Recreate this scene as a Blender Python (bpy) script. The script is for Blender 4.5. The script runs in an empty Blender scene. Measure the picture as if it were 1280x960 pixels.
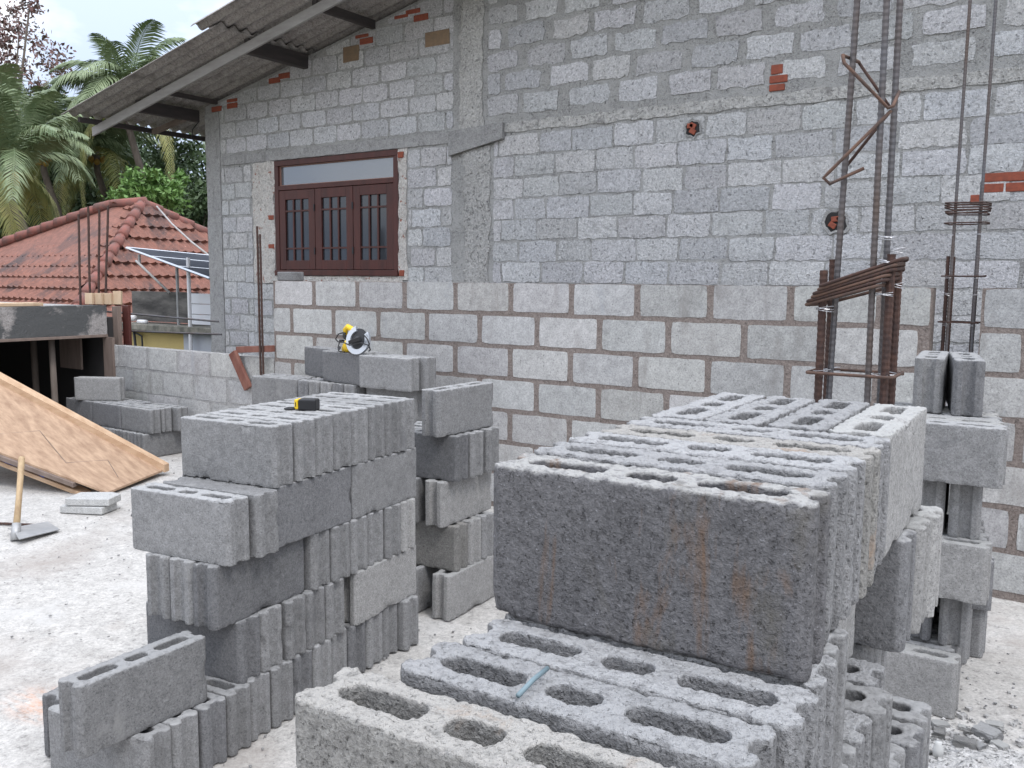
import bpy, bmesh, math, random
import numpy as np
from mathutils import Matrix, Vector
R = math.radians
rnd = random.Random(7)
sc = bpy.context.scene
C = sc.collection

# ------------------------------------------------------------------ camera, sky, sun, exposure
cam_d = bpy.data.cameras.new('camera'); cam = bpy.data.objects.new('camera', cam_d); C.objects.link(cam)
F = 1135.04
CP = Vector((0, 0, 1.4667))
RV = Vector((0.82407295, 0.56641977, 0.00851012)); UV = Vector((-0.07118050, 0.08863210, 0.99351783)); FV = Vector((-0.56199387, 0.81933692, -0.11335736))
cam.matrix_world = Matrix(((RV.x, UV.x, -FV.x, 0), (RV.y, UV.y, -FV.y, 0), (RV.z, UV.z, -FV.z, CP.z), (0, 0, 0, 1)))
cam_d.sensor_width = 36; cam_d.lens = F/1280*36; cam_d.clip_end = 500; cam_d.clip_start = .02
sc.camera = cam

def at(px, py, dep):                       # a point of the place, dep metres in front of the camera
    return CP + (FV*F + RV*(px-640) + UV*(480-py))*(dep/F)

SUN_EL, SUN_AZ = 56, 62                     # azimuth measured clockwise from +Y... sun over +X, slightly behind the camera
sd = Vector((.62, -.28, .95)).normalized()
w = bpy.data.worlds.new('World'); sc.world = w; w.use_nodes = True
nt = w.node_tree; N = nt.nodes; Lk = nt.links
for n in list(N): N.remove(n)
wo = N.new('ShaderNodeOutputWorld'); bg = N.new('ShaderNodeBackground'); sky = N.new('ShaderNodeTexSky')
sky.sky_type = 'NISHITA'; sky.sun_disc = False
sky.sun_elevation = math.asin(sd.z); sky.sun_rotation = math.atan2(sd.x, sd.y)
sky.dust_density = 2.0
tc = N.new('ShaderNodeTexCoord'); mp = N.new('ShaderNodeMapping'); mp.inputs['Scale'].default_value = (1, 1, 2.2)
nz = N.new('ShaderNodeTexNoise'); nz.inputs['Scale'].default_value = 2.6; nz.inputs['Detail'].default_value = 7; nz.inputs['Roughness'].default_value = .52
rp = N.new('ShaderNodeValToRGB'); rp.color_ramp.elements[0].position = .44; rp.color_ramp.elements[1].position = .56
rp.color_ramp.elements[0].color = (6.5, 7.6, 9.7, 1); rp.color_ramp.elements[1].color = (12.4, 12.4, 12.5, 1)
mx = N.new('ShaderNodeMixRGB'); mx.inputs[0].default_value = .90
Lk.new(tc.outputs['Generated'], mp.inputs[0]); Lk.new(mp.outputs[0], nz.inputs['Vector']); Lk.new(nz.outputs['Fac'], rp.inputs[0])
Lk.new(sky.outputs[0], mx.inputs[1]); Lk.new(rp.outputs[0], mx.inputs[2]); 
sx = N.new('ShaderNodeSeparateXYZ'); mr = N.new('ShaderNodeMapRange'); mr.inputs['From Min'].default_value = 0; mr.inputs['From Max'].default_value = 1
mr.inputs['To Min'].default_value = .76; mr.inputs['To Max'].default_value = 2.25     # overcast sky: brighter overhead than at the horizon
Lk.new(tc.outputs['Generated'], sx.inputs[0]); Lk.new(sx.outputs['Z'], mr.inputs['Value'])
mg = N.new('ShaderNodeMixRGB'); mg.blend_type = 'MULTIPLY'; mg.inputs[0].default_value = 1
Lk.new(mx.outputs[0], mg.inputs[1]); Lk.new(mr.outputs[0], mg.inputs[2]); Lk.new(mg.outputs[0], bg.inputs[0])
bg.inputs[1].default_value = .105
Lk.new(bg.outputs[0], wo.inputs[0])
sl = bpy.data.lights.new('sun', 'SUN'); sl.energy = 1.3; sl.angle = R(14); sl.color = (1, .97, .93)
so = bpy.data.objects.new('sun', sl); C.objects.link(so); so.rotation_euler = (-sd).to_track_quat('-Z', 'Y').to_euler()
sc.view_settings.view_transform = 'Standard'; sc.view_settings.look = 'None'; sc.view_settings.gamma = 1
sc.view_settings.use_curve_mapping = False
sc.view_settings.exposure = 0.2

# ------------------------------------------------------------------ materials
def newmat(name):
    m = bpy.data.materials.new(name); m.use_nodes = True
    nt = m.node_tree; b = nt.nodes['Principled BSDF']
    return m, nt, b
def nn(nt, typ, **kw):
    n = nt.nodes.new(typ)
    for k, v in kw.items():
        if k in n.inputs: n.inputs[k].default_value = v
        else: setattr(n, k, v)
    return n
def ramp(nt, src, p0, p1, c0=(0, 0, 0, 1), c1=(1, 1, 1, 1)):
    r = nt.nodes.new('ShaderNodeValToRGB'); e = r.color_ramp.elements
    e[0].position = p0; e[1].position = p1; e[0].color = c0; e[1].color = c1
    nt.links.new(src, r.inputs[0]); return r.outputs[0]
def mix(nt, fac, a, b, bt='MIX'):
    m = nt.nodes.new('ShaderNodeMixRGB'); m.blend_type = bt
    for i, v in ((0, fac), (1, a), (2, b)):
        if hasattr(v, 'is_linked'): nt.links.new(v, m.inputs[i])
        elif i == 0: m.inputs[0].default_value = v
        else: m.inputs[i].default_value = (*v[:3], 1)
    return m.outputs[0]
def coords(nt, random_offset=True):
    t = nt.nodes.new('ShaderNodeTexCoord')
    if not random_offset: return t.outputs['Object']
    oi = nt.nodes.new('ShaderNodeObjectInfo'); mu = nt.nodes.new('ShaderNodeMath'); mu.operation = 'MULTIPLY'; mu.inputs[1].default_value = 37
    ad = nt.nodes.new('ShaderNodeVectorMath'); ad.operation = 'ADD'
    nt.links.new(oi.outputs['Random'], mu.inputs[0]); nt.links.new(t.outputs['Object'], ad.inputs[0]); nt.links.new(mu.outputs[0], ad.inputs[1])
    return ad.outputs[0]
def noise(nt, vec, scale, detail=4, rough=.55, dist=0):
    n = nn(nt, 'ShaderNodeTexNoise', Scale=scale, Detail=detail, Roughness=rough, Distortion=dist)
    nt.links.new(vec, n.inputs['Vector']); return n.outputs['Fac']
def stretch(nt, vec, s):
    m = nt.nodes.new('ShaderNodeMapping'); m.inputs['Scale'].default_value = s; nt.links.new(vec, m.inputs[0]); return m.outputs[0]
def bump(nt, h, strength, dist, prev=None):
    b = nt.nodes.new('ShaderNodeBump'); b.inputs['Strength'].default_value = strength; b.inputs['Distance'].default_value = dist
    nt.links.new(h, b.inputs['Height'])
    if prev is not None: nt.links.new(prev, b.inputs['Normal'])
    return b.outputs[0]

def concrete(name, lo, hi, speck=(.5, .5, .5), dark=(.06, .06, .065), large=6, fine=260, pit=150, bs=.5, bd=.0022, stains=None, ro=True, attr=False, rv=.14, patch=None, toplit_dust=None):
    m, nt, b = newmat(name); v = coords(nt, ro)
    col = mix(nt, ramp(nt, noise(nt, v, large, 5, .6), .32, .68), lo, hi)
    mid = noise(nt, v, large*7, 5, .7)
    col = mix(nt, ramp(nt, mid, .35, .75), col, tuple(x*1.28 for x in hi))
    fn = noise(nt, v, fine, 2, .6)
    col = mix(nt, ramp(nt, fn, .64, .80), col, speck)
    col = mix(nt, ramp(nt, fn, .40, .28, (0, 0, 0, 1), (.75, .75, .75, 1)) if False else ramp(nt, fn, .27, .41, (.7, .7, .7, 1), (0, 0, 0, 1)), col, dark)
    gr = ramp(nt, noise(nt, v, fine*.6, 3, .8), .36, .64, (.80, .80, .80, 1), (1.16, 1.16, 1.16, 1))
    col = mix(nt, 1, col, gr, 'MULTIPLY')
    pits = ramp(nt, noise(nt, v, pit, 3, .75), .30, .43, (.28, .28, .28, 1), (1, 1, 1, 1))
    col = mix(nt, .6, col, pits, 'MULTIPLY')
    if toplit_dust:      # pale cement crust plus painted sky brightness on the block's open (mould top) face
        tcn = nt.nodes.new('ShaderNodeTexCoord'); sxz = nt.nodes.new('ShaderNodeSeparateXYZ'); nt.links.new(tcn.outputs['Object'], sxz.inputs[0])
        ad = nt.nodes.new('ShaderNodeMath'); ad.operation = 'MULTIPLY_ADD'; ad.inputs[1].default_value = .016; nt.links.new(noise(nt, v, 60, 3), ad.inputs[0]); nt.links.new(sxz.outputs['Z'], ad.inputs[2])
        f = nt.nodes.new('ShaderNodeMapRange'); f.inputs['From Min'].default_value = .2035; f.inputs['From Max'].default_value = .208; f.inputs['To Max'].default_value = toplit_dust[1]; nt.links.new(ad.outputs[0], f.inputs['Value'])
        col = mix(nt, f.outputs[0], col, toplit_dust[0])
    if patch:
        f = ramp(nt, noise(nt, v, patch[1], 6, .62, .3), patch[2], patch[3])
        col = mix(nt, f, col, patch[0])
    if stains:
        for (sc_, st, p0, p1, c_) in stains:
            f = ramp(nt, noise(nt, stretch(nt, v, st), sc_, 6, .65, .4), p0, p1)
            col = mix(nt, f, col, c_)
    if ro:
        oi = nt.nodes.new('ShaderNodeObjectInfo')
        mr = nn(nt, 'ShaderNodeMapRange'); mr.inputs['To Min'].default_value = 1-rv; mr.inputs['To Max'].default_value = 1+rv
        nt.links.new(oi.outputs['Random'], mr.inputs['Value'])
        col = mix(nt, 1, col, mr.outputs[0], 'MULTIPLY')
    if attr:
        at_ = nt.nodes.new('ShaderNodeAttribute'); at_.attribute_name = 'tint'
        col = mix(nt, 1, col, at_.outputs['Color'], 'MULTIPLY')
    nt.links.new(col, b.inputs['Base Color'])
    b.inputs['Roughness'].default_value = .93; b.inputs['Specular IOR Level'].default_value = .25
    n1 = bump(nt, mid, bs*.22, bd*3)
    n2 = bump(nt, fn, bs, bd, n1)
    n3 = bump(nt, gr, bs, bd*1.1, bump(nt, pits, bs, bd*.9, n2))
    nt.links.new(n3, b.inputs['Normal'])
    return m
def simple(name, col, rough=.6, metal=0, var=None, vs=8, st=(1, 1, 1), bs=0, spec=.4):
    m, nt, b = newmat(name); v = coords(nt)
    if var:
        f = ramp(nt, noise(nt, stretch(nt, v, st), vs, 6, .65), .35, .65)
        c_ = mix(nt, f, col, var); nt.links.new(c_, b.inputs['Base Color'])
        if bs: nt.links.new(bump(nt, f, bs, .003), b.inputs['Normal'])
    else: b.inputs['Base Color'].default_value = (*col, 1)
    b.inputs['Roughness'].default_value = rough; b.inputs['Metallic'].default_value = metal; b.inputs['Specular IOR Level'].default_value = spec
    return m

M = {}
M['block'] = concrete('grey_block', (.165, .164, .165), (.215, .214, .215), (.36, .36, .37), toplit_dust=((.34, .34, .34), .8), stains=[(7, (1, 1, .6), .62, .72, (.27, .268, .265)), (4, (1, 1, 1), .60, .74, (.145, .145, .15))])
M['block_dark'] = concrete('dark_block', (.118, .118, .122), (.162, .162, .167), (.33, .33, .34), large=9, bs=.6, bd=.0024, toplit_dust=((.36, .36, .36), .7))
M['block_stain'] = concrete('rust_stained_block', (.090, .088, .092), (.136, .133, .138), (.30, .30, .32), large=9, bs=.8, bd=.0028, ro=False, toplit_dust=((.37, .365, .355), .95),
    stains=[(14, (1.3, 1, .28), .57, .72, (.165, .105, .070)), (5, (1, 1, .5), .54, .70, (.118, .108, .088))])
M['block_light'] = concrete('light_block', (.235, .232, .228), (.285, .28, .275), (.40, .40, .40), toplit_dust=((.37, .37, .36), .7))
M['block_dust'] = concrete('cement_dusted_block', (.165, .164, .167), (.23, .229, .232), (.38, .38, .39), large=11, bs=.9, bd=.003, toplit_dust=((.37, .37, .375), .85), stains=[(8, (1, 1, .5), .58, .72, (.29, .29, .295))])
M['block_warm'] = concrete('warm_grey_block', (.175, .170, .163), (.24, .234, .222), (.38, .37, .36), large=9, bs=.9, bd=.003, toplit_dust=((.36, .345, .325), .8), stains=[(9, (1, 1, 1), .62, .76, (.30, .23, .18))])
M['wall_block'] = concrete('low_wall_block', (.30, .297, .293), (.38, .377, .372), (.47, .47, .46), (.22, .22, .22), large=3, fine=170, pit=70, ro=False, attr=True, bs=.35,
    stains=[(3, (2, 1, .6), .56, .75, (.25, .238, .23)), (2.5, (3, 1, 1), .60, .78, (.33, .34, .355))])
M['wall_mortar'] = concrete('brown_mortar', (.155, .125, .112), (.215, .183, .167), (.42, .40, .38), (.12, .10, .09), large=9, fine=150, pit=80, ro=False, bs=.8, bd=.004)
M['pale_mortar'] = concrete('smeared_mortar', (.25, .247, .245), (.35, .345, .34), (.5, .5, .5), (.18, .18, .18), large=4, fine=150, pit=80, ro=False, bs=.8, bd=.005)
M['house_block'] = concrete('old_house_block', (.43, .427, .432), (.56, .555, .56), (.60, .60, .62), (.20, .205, .22), large=7, fine=110, pit=34, ro=False, attr=True, bs=1, bd=.006,
    stains=[(15, (4, 1, .3), .57, .72, (.54, .535, .55)), (5, (1, 1, 1.4), .60, .74, (.33, .325, .325)), (26, (1, 1, 1), .66, .72, (.27, .265, .265))])
M['house_mortar'] = concrete('old_grey_mortar', (.31, .305, .30), (.40, .395, .385), (.48, .47, .47), (.13, .13, .13), large=6, fine=110, pit=34, ro=False, bs=1, bd=.008,
    patch=((.47, .465, .455), 4.5, .46, .60), stains=[(26, (1, 1, 1), .66, .70, (.14, .14, .14))])
M['plaster'] = concrete('rough_plaster', (.42, .41, .395), (.52, .51, .49), (.56, .55, .53), (.18, .16, .15), large=5, fine=90, pit=40, ro=False, bs=1, bd=.008, stains=[(9, (1, 1, .6), .56, .68, (.27, .26, .255))])
M['column_rough'] = concrete('honeycombed_concrete', (.43, .42, .405), (.53, .52, .505), (.60, .59, .58), (.2, .19, .185), large=9, fine=90, pit=36, ro=False, bs=1, bd=.012, stains=[(20, (1, 1, .7), .60, .67, (.27, .265, .26))])
M['jamb'] = concrete('white_flaking_plaster', (.48, .445, .41), (.57, .55, .52), (.66, .64, .62), (.3, .2, .17), large=5, fine=90, pit=40, ro=False, bs=.8, bd=.006, stains=[(15, (1, 1, 1), .60, .65, (.34, .16, .12)), (7, (1, 1, 1), .58, .66, (.38, .36, .34))])
M['smooth_cement'] = concrete('smooth_cement', (.28, .275, .275), (.37, .365, .36), (.44, .44, .44), (.17, .17, .17), large=3.5, fine=150, pit=50, ro=False, bs=.6, bd=.004, stains=[(7, (1, 1, .4), .56, .70, (.22, .215, .21))])
def floor_spill(m, x, y, rad, colr):       # brick dust trodden into the floor
    nt = m.node_tree; b = nt.nodes['Principled BSDF']; src = b.inputs['Base Color'].links[0].from_socket
    t = nt.nodes.new('ShaderNodeTexCoord'); mp_ = nt.nodes.new('ShaderNodeMapping'); mp_.inputs['Location'].default_value = (-x, -y*1.6, 0); mp_.inputs['Scale'].default_value = (1, 1.6, 1)
    nt.links.new(t.outputs['Object'], mp_.inputs[0]); ln = nt.nodes.new('ShaderNodeVectorMath'); ln.operation = 'LENGTH'; nt.links.new(mp_.outputs[0], ln.inputs[0])
    f = nt.nodes.new('ShaderNodeMapRange'); f.inputs['From Min'].default_value = 0; f.inputs['From Max'].default_value = rad; f.inputs['To Min'].default_value = 1.1; f.inputs['To Max'].default_value = 0; nt.links.new(ln.outputs['Value'], f.inputs['Value'])
    nz_ = ramp(nt, noise(nt, stretch(nt, t.outputs['Object'], (1, 3, 1)), 14, 6, .75), .40, .70); mm = nt.nodes.new('ShaderNodeMath'); mm.operation = 'MULTIPLY'; nt.links.new(f.outputs[0], mm.inputs[0]); nt.links.new(nz_, mm.inputs[1])
    nt.links.new(mix(nt, mm.outputs[0], src, colr), b.inputs['Base Color'])
M['brick'] = simple('red_brick', (.36, .10, .06), .9, 0, (.24, .075, .05), 30, bs=.5)
M['brown_brick'] = simple('tan_brick', (.28, .19, .12), .9, 0, (.22, .16, .11), 20, bs=.5)
M['floor'] = concrete('dusty_cement_floor', (.36, .345, .328), (.44, .425, .405), (.49, .475, .46), (.30, .29, .275), large=1.7, fine=120, pit=26, ro=False, bs=.25, bd=.002,
    patch=((.31, .275, .25), .9, .52, .70), stains=[(2.2, (1, 1, 1), .58, .74, (.50, .49, .475)), (5, (1, 3, 1), .62, .74, (.30, .28, .255)), (60, (1, 1, 1), .68, .74, (.24, .23, .22))])
floor_spill(M['floor'], -3.02, 1.56, .22, (.60, .30, .17))
M['wood_red'] = simple('reddish_brown_wood', (.095, .028, .022), .45, 0, (.060, .020, .017), 12, (1, 1, .15), .2)
M['glass'] = simple('window_glass', (.25, .265, .285), .05, .55, spec=1.0)
M['glass_dark'] = simple('dark_glass', (.055, .062, .072), .08, .45, spec=1.0)
M['fibre'] = concrete('asbestos_sheet', (.27, .245, .235), (.36, .335, .32), (.44, .42, .40), (.06, .055, .05), large=2.5, fine=70, pit=40, ro=False, bs=.4, bd=.003, patch=((.19, .175, .165), 3, .55, .7))
M['dark_wood'] = simple('weathered_dark_wood', (.050, .044, .046), .8, 0, (.085, .072, .07), 10, (1, .15, 1), .3)
M['board'] = simple('pale_barge_board', (.40, .385, .375), .8, 0, (.30, .285, .275), 14, (.2, 1, 1), .3)
M['board_old'] = simple('grey_brown_board', (.16, .12, .10), .85, 0, (.22, .17, .145), 14, (1, 1, .2), .3)
M['tile'] = None
M['rust'] = simple('rusted_rebar', (.085, .045, .034), .85, .1, (.045, .030, .028), 60, (1, 1, .4), .4)
M['steel'] = simple('grey_rebar', (.115, .118, .13), .5, .45, (.105, .08, .07), 9, (1, 1, .25), .3)
M['rust_bright'] = simple('bright_rust', (.15, .085, .06), .8, .1, (.075, .052, .045), 25, bs=.3)
M['wire'] = simple('tie_wire', (.5, .5, .52), .35, .8)
M['ply'] = simple('plywood', (.47, .325, .22), .75, 0, (.29, .185, .12), 13, (.35, 1.6, 1), .25)
M['batten'] = simple('pine_batten', (.55, .39, .26), .75, 0, (.42, .27, .165), 9, (.2, 2, 2), .2)
M['pine'] = simple('pale_pine', (.60, .46, .32), .7, 0, (.48, .34, .22), 10, (1, 1, .2), .2)
M['blue'] = simple('blue_plastic', (.04, .07, .30), .45)
M['blue_pale'] = simple('pale_blue_plastic', (.17, .235, .265), .6)
M['yellow'] = simple('yellow_plastic', (.75, .50, .02), .4)
M['black'] = simple('black_plastic', (.018, .018, .02), .45)
M['dark_grey'] = simple('dark_grey_rubber', (.035, .036, .04), .6)
M['alu'] = simple('brushed_aluminium', (.55, .58, .63), .35, .75)
M['steel_blade'] = simple('dull_steel', (.33, .335, .34), .5, .4, (.42, .42, .42), 8)
M['handle_wood'] = simple('worn_handle_wood', (.50, .37, .22), .6, 0, (.36, .25, .15), 12, (3, 3, .3))
M['white_paint'] = simple('white_paint', (.78, .78, .80), .5)
M['pv'] = simple('solar_cells', (.045, .05, .06), .9, 0, (.06, .065, .08), 3, spec=.02)
M['yellow_wall'] = simple('yellow_painted_wall', (.56, .44, .18), .85, 0, (.50, .39, .17), 3)
M['grime'] = simple('blackened_concrete', (.045, .043, .042), .95, 0, (.17, .16, .15), 3.5, (.6, 1, 2), .3)
M['moss'] = simple('mossy_ledge', (.10, .10, .085), .95, 0, (.30, .28, .24), 7, (1, 1, 1), .4)
M['pale_blue_wall'] = simple('pale_blue_wall', (.42, .44, .50), .85, 0, (.48, .50, .54), 3)
M['dark_room'] = simple('painted_shade_wall', (.035, .033, .033), .95)  # near-black colour stands in for shade in the stair opening and wall holes
M['leaf'] = simple('broad_leaf', (.035, .065, .028), .55, 0, (.07, .11, .042), 1.2)
M['leaf_bright'] = simple('young_leaf', (.10, .20, .045), .55, 0, (.16, .27, .08), 1.5)
M['leaf_dark'] = simple('dark_leaf', (.03, .055, .025), .5, 0, (.065, .10, .045), 1.0)
M['leaf_red'] = simple('reddish_leaf', (.10, .085, .07), .5, 0, (.20, .09, .085), 2.0)
M['frond'] = simple('palm_leaf', (.115, .165, .08), .5, 0, (.24, .29, .16), .8)
M['frond_yellow'] = simple('yellowing_palm_leaf', (.30, .27, .09), .5, 0, (.20, .24, .08), .8)
M['bark'] = simple('bark', (.10, .08, .065), .9, 0, (.17, .14, .12), 8, (1, 1, .3), .4)
M['coconut'] = simple('coconut_husk', (.36, .22, .05), .6)
M['terrain'] = simple('earth_and_grass', (.10, .085, .055), .95, 0, (.055, .075, .03), .5)

def tile_mat():
    m, nt, b = newmat('terracotta_tile'); v = coords(nt, False)
    col = mix(nt, ramp(nt, noise(nt, v, 9, 4, .7), .35, .65), (.25, .108, .078), (.155, .070, .052))
    col = mix(nt, ramp(nt, noise(nt, stretch(nt, v, (1, 1, .5)), 1.6, 6, .7, .5), .50, .66), col, (.075, .048, .045))
    col = mix(nt, ramp(nt, noise(nt, v, 22, 4, .7), .62, .72), col, (.45, .22, .17))
    nt.links.new(col, b.inputs['Base Color']); b.inputs['Roughness'].default_value = .8
    return m
M['tile'] = tile_mat()

# ------------------------------------------------------------------ helpers
def h3(ix, iy, iz, seed):
    n = (ix*374761393 + iy*668265263 + iz*2147483647 + seed*1274126177) & 0xffffffff
    n = ((n ^ (n >> 13))*1274126177) & 0xffffffff
    n = ((n ^ (n >> 16))*2246822519) & 0xffffffff
    return ((n ^ (n >> 15)) & 0xffff)/65535.
def vnoise(P, s, seed=0):
    Q = P*s+1000.; I = np.floor(Q).astype(np.int64); f = Q-I; f = f*f*(3-2*f)
    o = 0
    for dx in (0, 1):
        for dy in (0, 1):
            for dz in (0, 1):
                wt = (f[:, 0] if dx else 1-f[:, 0])*(f[:, 1] if dy else 1-f[:, 1])*(f[:, 2] if dz else 1-f[:, 2])
                o = o+wt*h3(I[:, 0]+dx, I[:, 1]+dy, I[:, 2]+dz, seed)
    return o*2-1

class MB:
    def __init__(s): s.v = []; s.f = []; s.mi = []; s.t = []
    def add(s, vs, fs, mi=0, t=1.0):
        n = len(s.v); s.v += [tuple(v) for v in vs]
        for f in fs: s.f.append(tuple(n+i for i in f)); s.mi.append(mi); s.t.append(t)
        return s
    def box(s, x0, x1, y0, y1, z0, z1, mi=0, t=1.0, Mx=None):
        vs = [Vector((x, y, z)) for z in (z0, z1) for y in (y0, y1) for x in (x0, x1)]
        if Mx is not None: vs = [Mx @ v for v in vs]
        return s.add(vs, [(0, 2, 3, 1), (4, 5, 7, 6), (0, 1, 5, 4), (2, 6, 7, 3), (0, 4, 6, 2), (1, 3, 7, 5)], mi, t)
    def prism(s, poly, axis, a0, a1, mi=0, t=1.0):     # poly in the other two axes, extruded
        def mk(p, a):
            return {'y': (p[0], a, p[1]), 'z': (p[0], p[1], a), 'x': (a, p[0], p[1])}[axis]
        n = len(poly); vs = [mk(p, a0) for p in poly]+[mk(p, a1) for p in poly]
        fs = [tuple(range(n)), tuple(range(2*n-1, n-1, -1))]+[((i+1) % n, i, n+i, n+(i+1) % n) for i in range(n)]
        return s.add(vs, fs, mi, t)
    def tube(s, pts, r, n=8, mi=0, cap=True, t=1.0):
        pts = [Vector(p) for p in pts]; m = len(pts)
        rs = r if isinstance(r, (list, tuple)) else [r]*m
        T0 = (pts[1]-pts[0]).normalized(); ref = Vector((0, 0, 1)) if abs(T0.z) < .9 else Vector((1, 0, 0))
        A = T0.cross(ref).normalized(); vs = []
        for i, p in enumerate(pts):
            if i == 0: T = T0
            elif i == m-1: T = (pts[i]-pts[i-1]).normalized()
            else: T = ((pts[i]-pts[i-1]).normalized()+(pts[i+1]-pts[i]).normalized()).normalized()
            A = (A-T*A.dot(T)).normalized(); B = T.cross(A)
            for k in range(n):
                a = 2*math.pi*k/n; vs.append(p+(A*math.cos(a)+B*math.sin(a))*rs[i])
        fs = [(i*n+k, i*n+(k+1) % n, (i+1)*n+(k+1) % n, (i+1)*n+k) for i in range(m-1) for k in range(n)]
        if cap: fs += [tuple(range(n-1, -1, -1)), tuple((m-1)*n+k for k in range(n))]
        return s.add(vs, fs, mi, t)
    def build(s, name, mats, parent=None, smooth=False, loc=None, bevel=0):
        me = bpy.data.meshes.new(name); me.from_pydata(s.v, [], s.f); me.validate()
        if not isinstance(mats, (list, tuple)): mats = [mats]
        for m in mats: me.materials.append(m)
        if len(me.polygons) == len(s.mi):
            me.polygons.foreach_set('material_index', s.mi)
            ca = me.attributes.new('tint', 'FLOAT_COLOR', 'FACE')
            tt = np.array([[x if isinstance(x, tuple) else (x, x, x)] for x in s.t], dtype=float).reshape(-1, 3) if s.t else np.ones((0, 3))
            ca.data.foreach_set('color', np.hstack([tt, np.ones((len(tt), 1))]).ravel())
        bm = bmesh.new(); bm.from_mesh(me)
        bmesh.ops.recalc_face_normals(bm, faces=bm.faces)
        if bevel: bmesh.ops.bevel(bm, geom=bm.edges[:], offset=bevel, segments=2, profile=.5, affect='EDGES')
        bm.to_mesh(me); bm.free()
        if smooth: me.polygons.foreach_set('use_smooth', [True]*len(me.polygons))
        o = bpy.data.objects.new(name, me); C.objects.link(o)
        if loc is not None: o.location = loc
        if parent: o.parent = parent
        return o
def tag(o, label=None, cat=None, group=None, kind=None):
    if label: o['label'] = label
    if cat: o['category'] = cat
    if group: o['group'] = group
    if kind: o['kind'] = kind
    return o
def empty(name, loc, rz=0):
    o = bpy.data.objects.new(name, None); C.objects.link(o); o.location = loc; o.rotation_euler = (0, 0, rz); o.empty_display_size = .1
    return o

# ------------------------------------------------------------------ setting: slab floor, terrain
g = MB(); nx, ny = 110, 90
FX0, FX1, FY0, FY1 = -7.72, 4.5, -4.0, 4.9
P = np.array([(FX0+(FX1-FX0)*i/nx, FY0+(FY1-FY0)*j/ny, 0) for j in range(ny+1) for i in range(nx+1)])
zz = .005*vnoise(P, 1.3, 3)+.003*vnoise(P, 6, 4)-.006
g.add([(p[0], p[1], z) for p, z in zip(P, zz)], [(j*(nx+1)+i, j*(nx+1)+i+1, (j+1)*(nx+1)+i+1, (j+1)*(nx+1)+i) for j in range(ny) for i in range(nx)])
fl = g.build('floor', M['floor'], smooth=True); tag(fl, kind='structure')
g = MB(); g.box(FX0, FX1, FY0, FY1, -.2, -.03); sb = g.build('slab', M['smooth_cement']); tag(sb, kind='structure')
g = MB(); g.add([(-300, -200, -3.2), (200, -200, -3.2), (200, 300, -3.2), (-300, 300, -3.2)], [(0, 1, 2, 3)])
tag(g.build('ground', M['terrain']), kind='structure')
# ------------------------------------------------------------------ block walls (pattern stays inside the mesh)
def wall_patch(mb, x0, x1, z0, z1, Y, mi, t, proud=.006, jit=.006, seed=0, topclip=None, step=.045, r_=.009):
    if x1-x0 < .03 or z1-z0 < .03: return
    nx_ = max(3, int((x1-x0)/step)); nz_ = max(3, int((z1-z0)/step))
    P = []
    for j in range(nz_+1):
        for i in range(nx_+1):
            P.append((x0+(x1-x0)*i/nx_, Y, z0+(z1-z0)*j/nz_))
    P = np.array(P); n1 = vnoise(P, 17, seed); n2 = vnoise(P, 19, seed+5); n3 = vnoise(P, 9, seed+9); n4 = vnoise(P, 40, seed+11)
    vs = []
    for k, p in enumerate(P):
        i = k % (nx_+1); j = k//(nx_+1)
        x, z = p[0], p[2]
        ex = i in (0, nx_); ez = j in (0, nz_)
        if ex: x += jit*n1[k]
        if ez: z += jit*n2[k]
        if ex and ez:                           # rounded corners
            x += r_ if i == 0 else -r_; z += r_ if j == 0 else -r_
        y = Y-proud*(1-.22*n3[k]-.15*n4[k]-(.3 if (ex or ez) else 0))
        if topclip: z = min(z, topclip(x))
        vs.append((x, y, z))
    fs = [(j*(nx_+1)+i, j*(nx_+1)+i+1, (j+1)*(nx_+1)+i+1, (j+1)*(nx_+1)+i) for j in range(nz_) for i in range(nx_)]
    ring = [i for i in range(nx_+1)]+[j*(nx_+1)+nx_ for j in range(1, nz_+1)]+[nz_*(nx_+1)+i for i in range(nx_-1, -1, -1)]+[j*(nx_+1) for j in range(nz_-1, 0, -1)]
    n = len(vs); L_ = len(ring)
    vs += [(vs[k][0], Y+.012, vs[k][2]) for k in ring]
    fs += [(ring[a], n+a, n+(a+1) % L_, ring[(a+1) % L_]) for a in range(L_)]
    mb.add(vs, fs, mi, t)
def courses(mb, X0, X1, ztop, zbot, Y, pitch, L_, jx, jz, off=0, mi=1, seed=0, tv=.12, proud=.006, jit=.006, topclip=None, phase=.5, lv=.0, r_=.009, step=.045):
    k = 0; z = ztop
    rr = random.Random(seed)
    while z > zbot+.02:
        z1 = z; z0 = max(z-pitch+jz, zbot)
        x = X0-(L_+jx)+((off+phase*(L_+jx)*(k % 2)) % (L_+jx))
        while x < X1:
            Lb = L_*(1+lv*rr.uniform(-1, 1))
            a, b = max(x, X0+.004), min(x+Lb, X1-.004)
            if b > a:
                ok = True
                if topclip and min(topclip(a), topclip(b)) < z0+.03: ok = False
                if ok:
                    t = 1+tv*rr.uniform(-1, 1); tint = (t*(1+.015*rr.uniform(-1, 1)), t, t*(1+.02*rr.uniform(-1, 1)))
                    wall_patch(mb, a, b, z0+jit*rr.uniform(-.6, .6), z1+jit*rr.uniform(-.6, .6), Y, mi, tint, proud*(1+.5*rr.uniform(-1, 1)), jit, seed+k*31+int(x*7) & 1023, topclip, step, r_)
            x += Lb+jx*(1+.45*rr.uniform(-1, 1)) if lv else L_+jx
        z -= pitch; k += 1

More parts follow.
